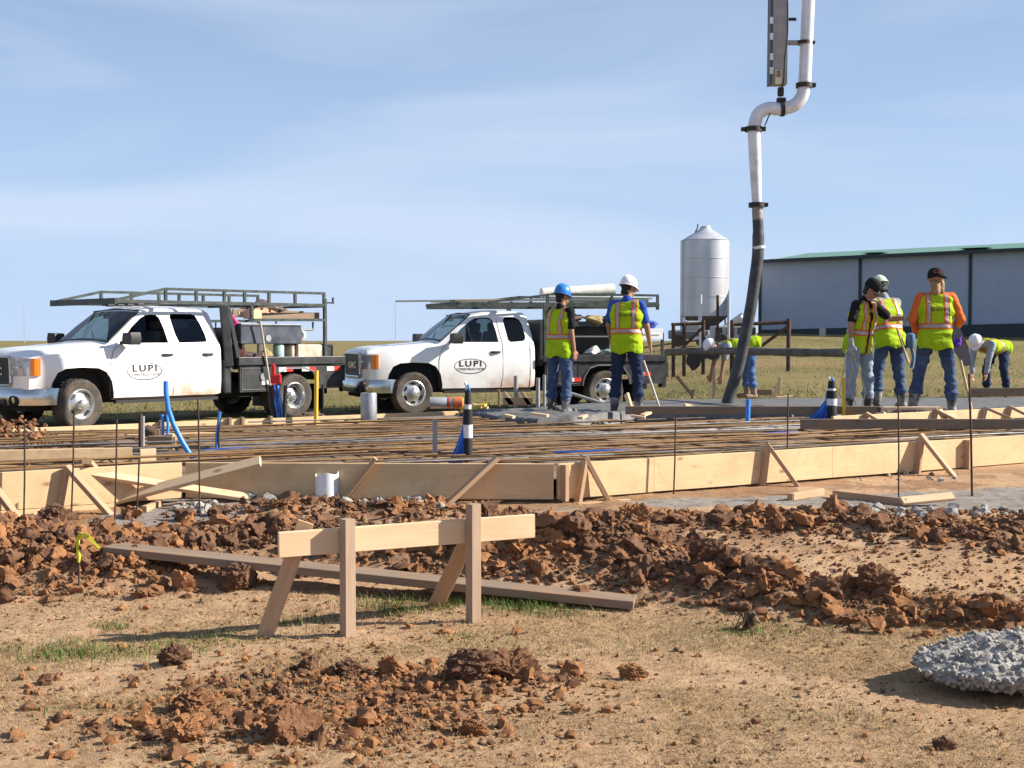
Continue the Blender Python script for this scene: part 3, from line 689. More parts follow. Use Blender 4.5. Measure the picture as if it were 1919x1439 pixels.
# ------------------------------------------------------------------ rebar mat
rm = thing('rebar_mat', 'dense mat of rusty and grey reinforcing bars laid inside the form', 'rebar')
REB = [tuple(onz(a, b_, .6))[:2] for a, b_ in [(-140, 893), (342, 864), (1046, 864), (2140, 799), (2140, 788), (1640, 782), (1080, 783), (1000, 783), (860, 776), (-140, 814)]]
def clipbars(ang, spacing, z, r, off=0):
    dx, dy = math.cos(R(ang)), math.sin(R(ang)); pn = (-dy, dx)
    cs = [x * pn[0] + y * pn[1] for x, y in REB]; k = min(cs) + off
    s_ = np.arange(-30, 40, .06)
    while k < max(cs):
        aa = R(random.uniform(-2.2, 2.2)); ddx, ddy = math.cos(R(ang) + aa), math.sin(R(ang) + aa)
        x = pn[0] * k + ddx * s_; y = pn[1] * k + ddy * s_; ins = inpoly(x, y, REB); i = 0
        while i < len(s_):
            if ins[i]:
                j = i
                while j + 1 < len(s_) and ins[j + 1]: j += 1
                if j - i > 8:
                    n = max(2, (j - i) // 14); ph = random.uniform(0, 99)
                    ii = np.linspace(i, j, n).astype(int)
                    pts = [(x[q] + .03 * math.sin(ph + q * .04), y[q] + .03 * math.sin(ph * 2 + q * .033), z + .016 * math.sin(ph + q * .045)) for q in ii]
                    MB().tube(pts, r * random.uniform(.85, 1.2), 5).build('rebar', random.choice(M_REBARS[:2] + M_REBARS), rm, smooth=60)
                i = j + 1
            else: i += 1
        k += spacing * random.uniform(.75, 1.25)
clipbars(25, .155, .585, .0095); clipbars(-9, .62, .565, .0085, .1); clipbars(112, .55, .560, .009)
for k in range(7):                                            # blue sheathed cables between the bars
    px = random.uniform(250, 1500); py = random.uniform(800, 852); p = onz(px, py, .57); L = random.uniform(.3, 1.1)
    if not inpoly(np.array(p.x + L), np.array(p.y), REB): continue
    MB().tube([p, p + Vector((L * .5, .06, .012)), p + Vector((L, .2, 0))], .009, 6).build('cable', M_BLUE, rm, smooth=60)

# upright rebar pins
def pin(px0, py0, px1, py1, lab, r=.0068, m_=None, onpad=False):
    q = onz(px1, py1, .5) if onpad else G(px1, py1, H0); q.z = (.48 if onpad else hz(q.x, q.y)) - .05
    p = at(px0, py0, q.y + .02)
    tag(MB().tube([q, (q + p) / 2 + Vector((.004, 0, 0)), p], r, 8).build('rebar_pin', m_ or M_STEEL, smooth=60), lab, 'rebar')
pin(46, 795, 44, 992, 'thin upright rebar pin before the double boards left of the brace'); pin(139, 765, 133, 972, 'thin upright rebar pin just right of the left kicker brace')
pin(219, 786, 214, 990, 'upright rebar pin standing in grey slurry before the inner form'); pin(261, 858, 254, 972, 'short upright rebar pin below the inner form block')
pin(371, 747, 374, 968, 'upright rebar pin just right of the curved blue pipe'); pin(1266, 782, 1262, 928, 'upright rebar pin between the first and second kicker braces of the form')
pin(1477, 738, 1473, 905, 'upright rebar pin crossing the second kicker brace'); pin(1683, 740, 1684, 940, 'tall upright rebar pin by the propped light stick'); pin(1816, 700, 1822, 928, 'tallest upright rebar pin near the form cleat', .010)
pin(1267, 783, 1266, 800, 'short bent rebar end by the screed board', .008, onpad=True)
# steel stakes and pipes standing in the slab
def standpipe(px, y0, y1, r, m_, lab, z=.5, name='conduit', cat='conduit', lean=0):
    q = onz(px, y1, z); p = at(px + lean, y0, q.y); q.z -= .03
    tag(MB().tube([q, p], r, 14).build(name, m_, smooth=50), lab, cat)
standpipe(815, 785, 866, .022, M_GREYP, 'lone grey conduit by the form behind the white pipe')
standpipe(263, 776, 855, .018, M_STEEL, 'dark steel stake at the inner form end', cat='stake', name='steel_stake'); standpipe(268, 780, 852, .016, M_GREYP, 'grey steel stake beside the dark one at the inner form', cat='stake', name='steel_stake')
standpipe(967, 704, 760, .034, M_GREYP, 'thick grey conduit beside the little sawhorse', .62); standpipe(1008, 708, 760, .030, M_GREYP, 'grey conduit left of the blue helmet worker', .62); standpipe(1020, 703, 758, .026, M_GREYP, 'slim grey conduit touching the blue helmet worker', .62)
standpipe(592, 694, 800, .027, M_YEL, 'yellow painted stake standing in the rebar before the truck', .5, 'marker_stake', 'stake', 1)
tag(MB().lathe([(.10, 0), (.105, .02), (.105, .35), (.098, .37), (.085, .37), (.085, .05)], 20).build('pipe_sleeve', mat('galvanised', (.42, .43, .46), .45, .5, var=.35, vscale=9), smooth=40, mat=Matrix.Translation(onz(691, 790, .56))), 'grey cylinder sleeve standing upright in the rebar', 'sleeve')
# cut pvc stub before the form
q = G(612, 942, H0); pv = MB(); prof = []
n = 28; sec0 = []; sec1 = []; sec2 = []; sec3 = []
for k in range(n):
    a_ = 2 * math.pi * k / n; cx, cy = math.cos(a_), math.sin(a_); top = .232 + .012 * math.sin(3 * a_) + .01 * cx
    sec0.append((cx * .094, cy * .094, -.05)); sec1.append((cx * .094, cy * .094, top)); sec2.append((cx * .086, cy * .086, top)); sec3.append((cx * .086, cy * .086, .0))
pv.loft([sec0, sec1, sec2, sec3], caps=False)
tag(pv.build('drain_pipe', M_PVC, smooth=40, mat=Matrix.Translation((q.x, q.y + .03, hz(q.x, q.y)))), 'wide white pipe stub with a cut rim before the form', 'pipe')
# coloured tubing
def curve(px_pts, zoff=None, Y=None): return [at(a, b_, Y) for a, b_ in px_pts]
Yb = onz(365, 865, .5).y
tag(MB().tube(curve([(311, 714), (311, 735), (315, 765), (325, 795), (340, 825), (355, 850), (368, 868)], Y=Yb), .023, 12).build('blue_pipe', M_BLUE2, smooth=60), 'single thick blue pipe curving up out of the rebar', 'pipe')
Yb = onz(305, 830, .5).y; bx = thing('junction_block', 'muddy form block with two blue tube ends by the curved pipe', 'block', onz(305, 832, .55))
MB().box((0, 0, .03), (.26, .2, .12)).build('base', W_OLD, bx, bevel=.01); MB().box((-.13, .03, .12), (.16, .18, .1), Matrix.Rotation(R(25), 3, 'Y')).build('mud_cap', mat('mud', (.13, .08, .055), .95, var=.4), bx, bevel=.03)
MB().box((.10, -.06, .03), (.06, .06, .16)).build('cleat', W_NEW, bx, bevel=.004)
for dx in (0, .05): MB().tube([(dx, 0, .08), (dx + .005, 0, .20), (dx - .005, 0, .30)], .016, 8).build('tube', M_BLUE2, bx, smooth=60)
def bundle(name, lab, px, ytop, ybot, tubes, z=.5, extras=()):
    base = onz(px, ybot, z); th = thing(name, lab, 'tubing', base); Y = base.y
    for (x0, x1, x2, r, m_) in tubes:
        P = [at(x0, ybot, Y) - base, at(x1, (ytop + ybot) / 2, Y) - base, at(x2, ytop, Y) - base]
        for v_ in P: v_.y += random.uniform(-.03, .03)
        mid_ = [P[0].lerp(P[1], .5), P[1].lerp(P[2], .5)]
        MB().tube([P[0], mid_[0], P[1], mid_[1], P[2]], r, 8).build('tube', m_, th, smooth=60)
    return th, base
th, bs = bundle('tube_bundle', 'tall bundle of blue tubes with red caps before the truck bed', 523, 722, 790, [(522, 516, 512, .014, M_BLUE2), (526, 522, 514, .014, M_BLUE), (530, 528, 520, .014, M_BLUE2), (536, 533, 533, .013, M_BLUE), (519, 520, 522, .013, M_BLUE), (515, 509, 507, .035, M_BLK), (534, 534, 536, .028, M_BLK), (512, 511, 513, .02, mat('maroon', (.12, .02, .03), .6))])
MB().box(at(517, 710, bs.y) - bs, (.15, .06, .13)).build('red_cap', M_RED, th, bevel=.02); MB().box(at(512, 693, bs.y) - bs, (.06, .05, .16)).build('red_cap', M_RED, th, bevel=.02)
MB().box(at(536, 789, bs.y) - bs, (.16, .08, .05), Matrix.Rotation(R(15), 3, 'Y')).build('red_foot', M_RED, th, bevel=.01)
MB().box(at(524, 795, bs.y) - bs, (.13, .12, .06)).build('green_foot', mat('green_fabric', (.05, .10, .05), .9), th, bevel=.02)
bundle('tube_bundle', 'short black taped bundle of blue tubes left of the leaning lumber', 407, 772, 856, [(404, 405, 412, .014, M_BLUE), (407, 408, 413, .014, M_BLUE2), (410, 410, 414, .013, M_BLK), (406, 407, 411, .013, M_BLUE)])
def stubup(px, ybot, ytop, lab, z, sc=1.0):
    base = onz(px, ybot, z); th = thing('pipe_stub_up', lab, 'pipe', base); h = (at(px, ytop, base.y) - base).z; s = sc
    MB().lathe([(.075 * s, 0), (.075 * s, h * .30), (.07 * s, h * .31)], 16, caps=True).build('foam_sleeve', M_FOAM, th, smooth=50)
    MB().lathe([(.077 * s, h * .305), (.077 * s, h * .47)], 16, caps=True).build('white_band', M_PVC, th, smooth=50)
    MB().lathe([(.078 * s, h * .475), (.072 * s, h * .66)], 16, caps=True).build('foam_sleeve', M_FOAM, th, smooth=50)
    MB().lathe([(.055 * s, h * .665), (.055 * s, h * .72)], 16, caps=True).build('white_band', M_PVC, th, smooth=50)
    MB().lathe([(.058 * s, h * .725), (.045 * s, h * .90)], 16, caps=True).build('foam_sleeve', M_FOAM, th, smooth=50)
    for k in range(7):
        a_ = k / 6; x = (-.32 + .22 * a_) * s
        MB().tube([(x, -.02 + .02 * (k % 3), -.02), (x * .55, -.01, h * .2), (-.075 * s + .012 * k * s, 0, h * .42), (-.06 * s + .01 * k * s, .02 * (k % 2), h * .62)], .017 * s, 7).build('tube', (M_BLUE, M_BLUE2)[k % 2 if k < 3 else 0], th, smooth=60)
    MB().tube([(-.02 * s, 0, h * .7), (-.03 * s, 0, h * .95), (-.045 * s, 0, h * 1.0), (-.06 * s, 0, h * .97)], .014 * s, 8).build('tube', mat('pale_tube', (.55, .75, .62), .4), th, smooth=60)
    MB().tube([(.03 * s, 0, h * .7), (.03 * s, 0, h * .88), (.0, 0, h * .97)], .018 * s, 8).build('tube', M_BLUE2, th, smooth=60)
    return th, h
stubup(877, 866, 716, 'black wrapped pipe stub with white bands and blue tubes by the form', .5, .56)
th, h = stubup(1558, 783, 706, 'black wrapped pipe stub with white bands before the black capped worker', .62, .9)
MB().box((.16, .02, h * .5), (.035, .05, h * .98)).build('yellow_stake', M_YEL, th)
standpipe(1401, 748, 788, .03, M_BLUE2, 'lone blue tube end by the dark screed board', .6, 'tube_end', 'tubing', 1)
# buckets, jugs, sawhorse on the far form
o = MB(); o.lathe([(.0, 0), (.082, 0), (.082, .24), (.075, .25)], 20, caps=True); o.lathe([(.084, .255), (.084, .29)], 20, m=1, caps=True); o.lathe([(.08, .29), (.08, .33)], 20, m=0, caps=True); o.lathe([(.086, .335), (.086, .46), (.07, .475)], 20, m=2, caps=True)
p = onz(806, 766, .63); M_ = Matrix.Translation(p + Vector((0, 0, .085))) @ Matrix.Rotation(R(90), 4, 'Y')
tag(o.build('paint_cans', [mat('can_grey', (.45, .46, .48), .4, .3, var=.3), mat('can_red', (.55, .10, .06), .5), mat('can_orange', (.72, .20, .06), .5, var=.2)], smooth=40, mat=M_), 'grey and orange can lying on its side on the far form', 'can')
sh = thing('sawhorse', 'small wooden trestle between the conduits before the second truck', 'sawhorse', onz(970, 764, .62))
ys = sh.location.y
def shp(px, py): v_ = at(px, py, ys) - sh.location; return v_
board('leg', shp(935, 762), shp(935, 730), .06, .036, W_STK, sh); board('leg', shp(960, 760), shp(943, 736), .07, .036, W_NEW, sh); board('rail', shp(942, 752), shp(998, 752), .11, .036, W_STK, sh)
board('leg', shp(993, 760), shp(977, 735), .06, .036, W_NEW, sh)
for k, (px, py) in enumerate([(905, 768), (895, 765), (1092, 787), (955, 786), (1012, 783), (1210, 782), (1196, 787), (1290, 768), (1410, 772), (1470, 748), (1290, 765)]):
    z = .64; p = onz(px, py, z); a_ = random.uniform(0, 3); d = Vector((math.cos(a_), math.sin(a_), 0)) * random.uniform(.06, .16)
    tag(board('wood_scrap', p - d + Vector((0, 0, .03)), p + d + Vector((0, 0, .05)), .03, .07, W_NEW), ['wood scrap beside the yellow level', 'wood scrap on the end of the yellow level', 'wood scrap before the blue helmet worker boots', 'wood scrap before the little sawhorse', 'wood scrap below the paired conduits',
        'wood scrap under the near end of the screed board', 'wood scrap just before the screed board end', 'wood scrap behind the screed board left of the hose', 'wood scrap behind the screed board by the blue tube end', 'wood scrap at the foot of the far grass stake', 'wood scrap lying left of the hose mouth'][k], 'wood scrap', 'wood scraps on the slab')
tag(board('plank', onz(1183, 772, .66) + Vector((0, 0, .02)), at(1174, 738, onz(1183, 772, .66).y + .1), .08, .036, W_NEW), 'fresh board end leaning at the white helmet worker boots', 'lumber')
tag(board('plank', onz(870, 778, .6) + Vector((0, 0, .08)), onz(905, 772, .6) + Vector((0, 0, .09)), .05, .12, M_YEL), 'yellow level lying by the wet concrete edge', 'level')
# marker flag at the left
q = G(148, 1118, H0); fl_ = thing('survey_flag', 'rusty pin tied with yellow green ribbon in the clay heap', 'flag', (q.x, q.y, hz(q.x, q.y)))
h = (at(148, 1012, q.y) - q).z
MB().tube([(0, 0, -.05), (.002, 0, h)], .006, 7).build('pin', M_STEEL, fl_, smooth=60)
MY = mat('yellow_ribbon', (.62, .60, .04), .6, var=.2)
rb_ = MB(); P = [(0, 0, h * .98), (.03, -.01, h * 1.05), (.07, -.01, h * 1.0), (.10, .0, h * .88), (.125, .01, h * .80)]
for k, (p_, q_) in enumerate(zip(P[:-1], P[1:])): rb_.beam(p_, q_, .006, .030 - .005 * k, up=(0, 0, 1))
rb_.build('ribbon', MY, fl_); MB().tube([(0, 0, h * .55), (.004, 0, h * .68), (-.004, 0, h * .8), (0, 0, h)], [.008, .014, .009, .013], 7).build('ribbon_wrap', MY, fl_, smooth=60)
# clay heap on the slab, left, behind the inner form
hp = []
for k in range(420):
    px = RNG.normal(50, 62); py = RNG.uniform(812, 846); 
    if px > 165: continue
    p = onz(px, py, .5); s = .012 + .034 * RNG.random() ** 2; hp.append((p.x, p.y, .48 + max(0, .25 - abs(px - 35) / 420 ) * RNG.random(), s, min(max(.5 + .25 * RNG.normal(), 0), 1)))
scatter('clay_heap', hp, 2, M_CLOD, 'small red clay heap on the slab pad before the truck wheel', 'clods')
# ------------------------------------------------------------------ pickup trucks
def paint(name, base):
    if name in MATS: return MATS[name]
    m = bpy.data.materials.new(name); m.use_nodes = True; nt = m.node_tree; b = nt.nodes['Principled BSDF']
    tc = nt.nodes.new('ShaderNodeTexCoord'); sep = nt.nodes.new('ShaderNodeSeparateXYZ'); nt.links.new(tc.outputs['Object'], sep.inputs[0])
    low = _ramp(nt, sep.outputs['Z'], 1.0, .45, 0, 1)                  # mud thrown up by the wheels, along the sills
    mud = _ramp(nt, _noise(nt, 1.6, 7, .62), .40, .62, 0, 1)
    mm = nt.nodes.new('ShaderNodeMath'); mm.operation = 'MULTIPLY'; nt.links.new(low, mm.inputs[0]); nt.links.new(mud, mm.inputs[1])
    mp = nt.nodes.new('ShaderNodeMath'); mp.operation = 'POWER'; mp.inputs[1].default_value = 1.3; nt.links.new(mm.outputs[0], mp.inputs[0])
    c = _mix(nt, mp.outputs[0], base, (.42, .24, .14)); nt.links.new(c, b.inputs['Base Color'])
    b.inputs['Roughness'].default_value = .35; b.inputs['Coat Weight'].default_value = .5; b.inputs['Coat Roughness'].default_value = .08
    MATS[name] = m; return m
M_WHITE = paint('white_paint', (.80, .80, .80))
M_INT = mat('cab_interior', (.035, .035, .04), .8); M_SEAT = mat('seat_fabric', (.06, .062, .07), .85)
M_CHROME = mat('chrome', (.62, .62, .60), .22, 1.0, var=.25, vscale=3)
M_GRILLE = mat('grille_black', (.012, .012, .014), .5); M_LAMP = mat('headlamp', (.22, .27, .34), .10, .5, col2=(.50, .55, .60), vscale=11); M_AMBER = mat('amber_lens', (.75, .22, .02), .2)
M_TYRE = mat('tyre', (.035, .033, .032), .85, col2=(.11, .085, .065), vscale=4); M_RIM = mat('rim_steel', (.60, .60, .60), .3, .7, var=.3, vscale=6)
M_TRIM = mat('black_trim', (.02, .02, .022), .55); M_BED = mat('bed_black', (.016, .017, .02), .42, col2=(.05, .05, .052), vscale=5); M_RACK = mat('rack_steel', (.02, .035, .032), .45, .2, col2=(.07, .075, .07), vscale=7)
M_GL_W = glass('windscreen_glass', (.62, .74, .74)); M_GL_S = glass('clear_side_glass', (.60, .66, .66)); M_GL_D = glass('privacy_glass', (.10, .12, .15))
M_REFW = mat('reflector_white', (.8, .8, .78), .3); M_REFR = mat('reflector_red', (.7, .04, .03), .3); M_INK = mat('ink', (.012, .008, .02), .6); M_INK2 = mat('ink_grey', (.06, .055, .07), .6)
M_DARKU = mat('underbody', (.012, .012, .012), .9)

def prof(w, zb, zbelt, wt, zt, cr):
    h = [(0, zb), (w * .88, zb), (w - .02, zb + .035), (w, zb + .25), (w, (zb + zbelt) / 2 + .08), (w - .012, zbelt - .09), (w - .045, zbelt)]
    y0 = w - .045
    for k in (.35, .7): h.append((y0 + (wt - y0) * k, zbelt + (zt - .07 - zbelt) * k))
    h += [(wt, zt - .06), (wt - .035, zt - .02), (wt - .11, zt), (wt * .5, zt + cr * .75), (0, zt + cr)]
    return h
def ring(x, h):
    return [Vector((x, y, z)) for y, z in h] + [Vector((x, -y, z)) for y, z in h[-2:0:-1]]
def boolcut(o, cutters):
    for q_ in [o] + cutters:                                   # flat triangles cut cleanly
        bm = bmesh.new(); bm.from_mesh(q_.data); bmesh.ops.triangulate(bm, faces=bm.faces); bmesh.ops.recalc_face_normals(bm, faces=bm.faces); bm.to_mesh(q_.data); bm.free()
    def vol(m_):
        bm = bmesh.new(); bm.from_mesh(m_); v_ = bm.calc_volume(); n_ = sum(1 for e_ in bm.edges if not e_.is_manifold); bm.free(); return v_, n_
    for c in cutters:
        for k in range(6):                                    # one cut at a time; nudge the cutter if the solver fails
            md = o.modifiers.new('b', 'BOOLEAN'); md.operation = 'DIFFERENCE'; md.object = c; md.solver = 'EXACT'
            if hasattr(md, 'material_mode'): md.material_mode = 'TRANSFER'
            bpy.context.view_layer.update()
            dg = bpy.context.evaluated_depsgraph_get(); me = bpy.data.meshes.new_from_object(o.evaluated_get(dg)); o.modifiers.clear()
            if vol(me)[0] < vol(o.data)[0] - 1e-4 and vol(me)[0] > .3 * vol(o.data)[0]: 
                old = o.data; o.data = me; bpy.data.meshes.remove(old); break
            bpy.data.meshes.remove(me); c.location += Vector((.0013, .0007, .0011))
    me = o.data
    for c in cutters:
        d = c.data; bpy.data.objects.remove(c); bpy.data.meshes.remove(d)
    me.shade_smooth(); me.set_sharp_from_angle(angle=R(28))
def textmesh(name, s, size, material, M_, parent, sx=1.0, bold=0):
    cu = bpy.data.curves.new(name, 'FONT'); cu.body = s; cu.size = size; cu.align_x = 'CENTER'; cu.align_y = 'CENTER'; cu.extrude = .001; cu.offset = bold; cu.space_character = 1.3 if bold else 1.1
    t = bpy.data.objects.new(name + '_tmp', cu); COL.objects.link(t); dg = bpy.context.evaluated_depsgraph_get()
    dg.update(); me = bpy.data.meshes.new_from_object(t.evaluated_get(dg)); bpy.data.objects.remove(t)
    me.transform(Matrix.Diagonal((sx, 1, 1, 1))); me.transform(M_); me.materials.clear(); me.materials.append(material)
    return link(name, me, parent)

def truck(label, group, crew, wb, loc, t, holes, tyre_r=.40):
    root = thing('pickup_truck', label, 'truck', loc, math.pi + R(t), group)
    L = 2.66 if crew else 2.48
    st = [(.88, prof(.80, .66, 1.09, .66, 1.16, .02)), (.82, prof(.91, .60, 1.13, .74, 1.205, .03)), (.66, prof(.975, .58, 1.17, .78, 1.245, .035)), (.30, prof(1.0, .54, 1.20, .80, 1.275, .04)),
          (-.10, prof(1.0, .49, 1.235, .81, 1.305, .045)), (-.46, prof(1.0, .46, 1.28, .82, 1.335, .05)), (-.56, prof(1.0, .45, 1.295, .82, 1.345, .05)), (-.90, prof(1.0, .45, 1.315, .80, 1.635, .035)),
          (-1.24, prof(1.0, .45, 1.325, .74, 1.90, .035)), (-1.5, prof(1.0, .45, 1.33, .73, 1.94, .045)), (-2.0, prof(1.0, .45, 1.335, .73, 1.95, .045)), (-L + .15, prof(1.0, .45, 1.34, .73, 1.94, .04)),
          (-L + .08, prof(.995, .455, 1.34, .735, 1.88, .03)), (-L + .02, prof(.985, .47, 1.34, .83, 1.58, .02)), (-L, prof(.96, .50, 1.32, .84, 1.38, .01))]
    body = MB().loft([ring(x, h) for x, h in st]).build('body', [M_WHITE, M_INT])
    cut = []
    def cutter(mb, m_=M_INT):
        c = mb.build('cut', [M_WHITE, M_INT]); c.data.polygons.foreach_set('material_index', [1] * len(c.data.polygons)); cut.append(c)
    ys = lambda z: .955 - (z - 1.335) / .545 * .225
    # wheel arch, squared off at the shoulders
    arch = [(-.58, .2), (-.57, .56), (-.53, .76), (-.44, .90), (-.30, .965), (.0, .98), (.26, .965), (.40, .90), (.48, .76), (.52, .58), (.52, .2)]
    for sgn in (1, -1): cutter(MB().prism(arch, lambda u, v, d: Vector((u, d, v)), sgn * .60, sgn * 1.3))
    cav = [(-.62, prof(.93, .72, 1.24, .76, 1.30, .02)), (-.93, prof(.94, .72, 1.27, .75, 1.58, .02)), (-1.26, prof(.94, .72, 1.28, .69, 1.83, .02)), (-1.6, prof(.94, .72, 1.29, .68, 1.88, .03)), (-L + .22, prof(.94, .72, 1.29, .68, 1.87, .03)), (-L + .10, prof(.93, .72, 1.29, .74, 1.6, .02))]
    cutter(MB().loft([ring(x, h) for x, h in cav]))
    w1 = [(-.78, 1.385), (-.86, 1.46), (-1.02, 1.62), (-1.20, 1.765), (-1.30, 1.815), (-1.40, 1.83), (-1.50, 1.825), (-1.56, 1.78), (-1.60, 1.60), (-1.625, 1.36), (-.80, 1.36)] if crew else \
         [(-.78, 1.385), (-.86, 1.46), (-1.02, 1.62), (-1.20, 1.765), (-1.30, 1.815), (-1.45, 1.835), (-1.60, 1.83), (-1.66, 1.78), (-1.70, 1.60), (-1.73, 1.36), (-.80, 1.36)]
    w2 = [(-1.76, 1.80), (-1.80, 1.845), (-2.20, 1.85), (-2.28, 1.82), (-2.34, 1.68), (-2.385, 1.50), (-2.39, 1.40), (-2.36, 1.375), (-1.83, 1.36), (-1.79, 1.5)] if crew else \
         [(-1.88, 1.79), (-1.93, 1.84), (-2.13, 1.84), (-2.22, 1.80), (-2.27, 1.70), (-2.30, 1.48), (-2.29, 1.42), (-2.24, 1.38), (-1.98, 1.36), (-1.93, 1.40)]
    for w in (w1, w2): cutter(MB().prism(w, lambda u, v, d: Vector((u, d, v)), -1.3, 1.3))
    # windscreen opening
    ws = [(-.63, 1.415, .765), (-1.20, 1.865, .65)]
    nx_, nz_ = .62, .78
    q = [Vector((x + k * nx_ * .12, y * s_, z + k * nz_ * .12)) for k in (-1, 1) for (x, z, y) in ws for s_ in (1, -1)]
    cutter(MB().add(q, [(0, 1, 3, 2), (4, 6, 7, 5), (0, 4, 5, 1), (2, 3, 7, 6), (0, 2, 6, 4), (1, 5, 7, 3)]))
    cutter(MB().box((-L + .08, 0, 1.60), (.4, 1.1, .36)))
    boolcut(body, cut); body.parent = root
    # glass
    def pane(w, m_, s_, nm='window'):
        w = [w[k] for k in range(len(w))]
        return MB().prism(w, lambda u, v, d: Vector((u, s_ * (ys(v) - d), v)), .018, .024).build(nm, m_, root)
    for s_ in (1, -1):
        if not (crew and s_ == 1): pane(w1, M_GL_S, s_)
        pane(w2, M_GL_D if (crew or s_ == 1) else M_GL_S, s_)
    q = [(-.625, 1.40, .77), (-1.21, 1.875, .655)]
    g_ = MB(); sec = []
    for (x, z, y) in [q[0], ((q[0][0] + q[1][0]) / 2 + .008, (q[0][1] + q[1][1]) / 2 + .014, .71), q[1]]:
        sec.append([Vector((x + .03 * (1 - (k / 4) ** 2) , y * k / 4, z + .03 * (1 - (k / 4) ** 2))) for k in range(-4, 5)])
    g_.add([p for r_ in sec for p in r_], [(i * 9 + k, i * 9 + k + 1, (i + 1) * 9 + k + 1, (i + 1) * 9 + k) for i in range(2) for k in range(8)])
    g_.build('windscreen', M_GL_W, root, smooth=60)
    MB().tube([(-.60, .79, 1.385), (-1.23, .685, 1.885)], .014, 6).build('windscreen_seal', M_TRIM, root); MB().tube([(-.60, -.78, 1.385), (-.585, 0, 1.425), (-.60, .78, 1.385)], .016, 6).build('windscreen_seal', M_TRIM, root)
    MB().tube([(-1.23, -.68, 1.89), (-1.225, 0, 1.925), (-1.23, .685, 1.89)], .016, 6).build('windscreen_seal', M_TRIM, root)
    for s_ in (1,):      # wiper
        MB().tube([(-.60, .35, 1.44), (-.75, .05, 1.56)], .008, 5).build('wiper', M_TRIM, root)
    # door gaps, handles, mouldings
    def gap(poly):
        for s_ in (1, -1):
            m_ = MB()
            for (a, b_) in zip(poly[:-1], poly[1:]):
                m_.beam((a[0], s_ * a[2], a[1]), (b_[0], s_ * b_[2], b_[1]), .004, .009, up=(0, 1, 0))
            m_.build('door_gap', M_TRIM, root)
    W = 1.0005
    bl_ = -1.70 if crew else -1.80
    gap([(-.50, .50, .985), (-.50, .75, W), (-.50, 1.0, W), (-.56, 1.22, .992), (-.66, 1.325, .957)])
    gap([(bl_ + .03, .50, .985), (bl_, .75, W), (bl_, 1.24, .99), (bl_ + .0, 1.335, .957), (bl_ + .06, 1.80, .763)])
    if crew: gap([(-2.48, .62, .995), (-2.50, .85, W), (-2.50, 1.24, .99), (-2.49, 1.33, .957)])
    else: gap([(-2.36, .50, .985), (-2.37, .75, W), (-2.37, 1.24, .99), (-2.36, 1.33, .957)])
    for x in ([bl_ + .14, -2.36] if crew else [bl_ + .16]):
        for s_ in (1, -1):
            mb = MB(); mb.loft([[(x + .105 - .21 * k / 4, s_ * (1.002 + .028 * math.sin(math.pi * k / 4) * c_ + .003), 1.165 + .022 * e_ + .0) for (c_, e_) in ((0, -1), (1, -.8), (1, .8), (0, 1))] for k in range(5)])
            mb.build('door_handle', M_TRIM, root, smooth=50)
    for s_ in (1, -1):
        mr = MB(); c = Vector((-.80, s_ * 1.16, 1.43)); mr.loft([[c + Vector((dx, s_ * y * .6, z)) for y, z in ((-.20, -.09), (.20, -.10), (.24, .0), (.19, .10), (-.18, .09), (-.22, 0))] for dx in (.10, .0, -.08)])
        m0 = mr.build('mirror', M_TRIM, root, smooth=40); MB().beam((-.74, s_ * .93, 1.36), (-.80, s_ * 1.10, 1.37), .06, .05).build('mirror_arm', M_TRIM, m0)
        MB().box((-.888, s_ * 1.16, 1.43), (.01, .20, .15)).build('mirror_glass', M_RIM, m0)
    # logo on the doors
    for s_ in (1,):
        cx, cz = -1.13, .90
        rt = Matrix.Translation((cx, 1.0035, cz)) @ Matrix.Rotation(R(180), 4, 'Z') @ Matrix.Rotation(R(90), 4, 'X')
        lg = textmesh('door_logo', 'LUPI', .15, M_INK, rt @ Matrix.Translation((0, .045, 0)), root, 1.3, .0035)
        textmesh('logo_line', 'CONSTRUCTION', .062, M_INK2, rt @ Matrix.Translation((0, -.055, 0)), lg, 1.12)
        ov = MB(); n = 48
        for k in range(n):
            a, b_ = 2 * math.pi * k / n, 2 * math.pi * (k + 1) / n; wd = .010 + .008 * max(0, math.cos(a - 5.4))
            P = [Vector((.325 * math.cos(v), .145 * math.sin(v), 0)) for v in (a, b_)]; Q = [Vector(((.325 - wd) * math.cos(v), (.145 - wd) * math.sin(v), 0)) for v in (a, b_)]
            ov.add([rt @ P[0], rt @ P[1], rt @ Q[1], rt @ Q[0]], [(0, 1, 2, 3)])
        ov.build('logo_oval', M_INK2, lg)
    # nose
    gr_ = MB().loft([[(x, y, z) for y, z in ((-.46, .72), (.46, .72), (.49, .76), (.47, 1.10), (.44, 1.13), (-.44, 1.13), (-.47, 1.10), (-.49, .76))] for x in (.80, .905)]).build('grille', M_GRILLE, root)
    fr_ = MB(); lp = [(-.47, .71), (.47, .71), (.505, .75), (.485, 1.11), (.45, 1.145), (-.45, 1.145), (-.485, 1.11), (-.505, .75)]
    for (a, b_) in zip(lp, lp[1:] + lp[:1]): fr_.tube([(.905, a[0], a[1]), (.905, b_[0], b_[1])], .022, 8)
    fr_.build('grille_frame', M_CHROME, gr_, smooth=50)
    for z in (.82, .92, 1.02): MB().box((.909, 0, z), (.012, .90, .012)).build('grille_bar', M_TRIM, gr_)
    textmesh('emblem', 'GMC', .16, M_CHROME, Matrix.Translation((.919, 0, .92)) @ Matrix.Rotation(R(90), 4, 'Z') @ Matrix.Rotation(R(90), 4, 'X'), gr_, 1.3, .006)
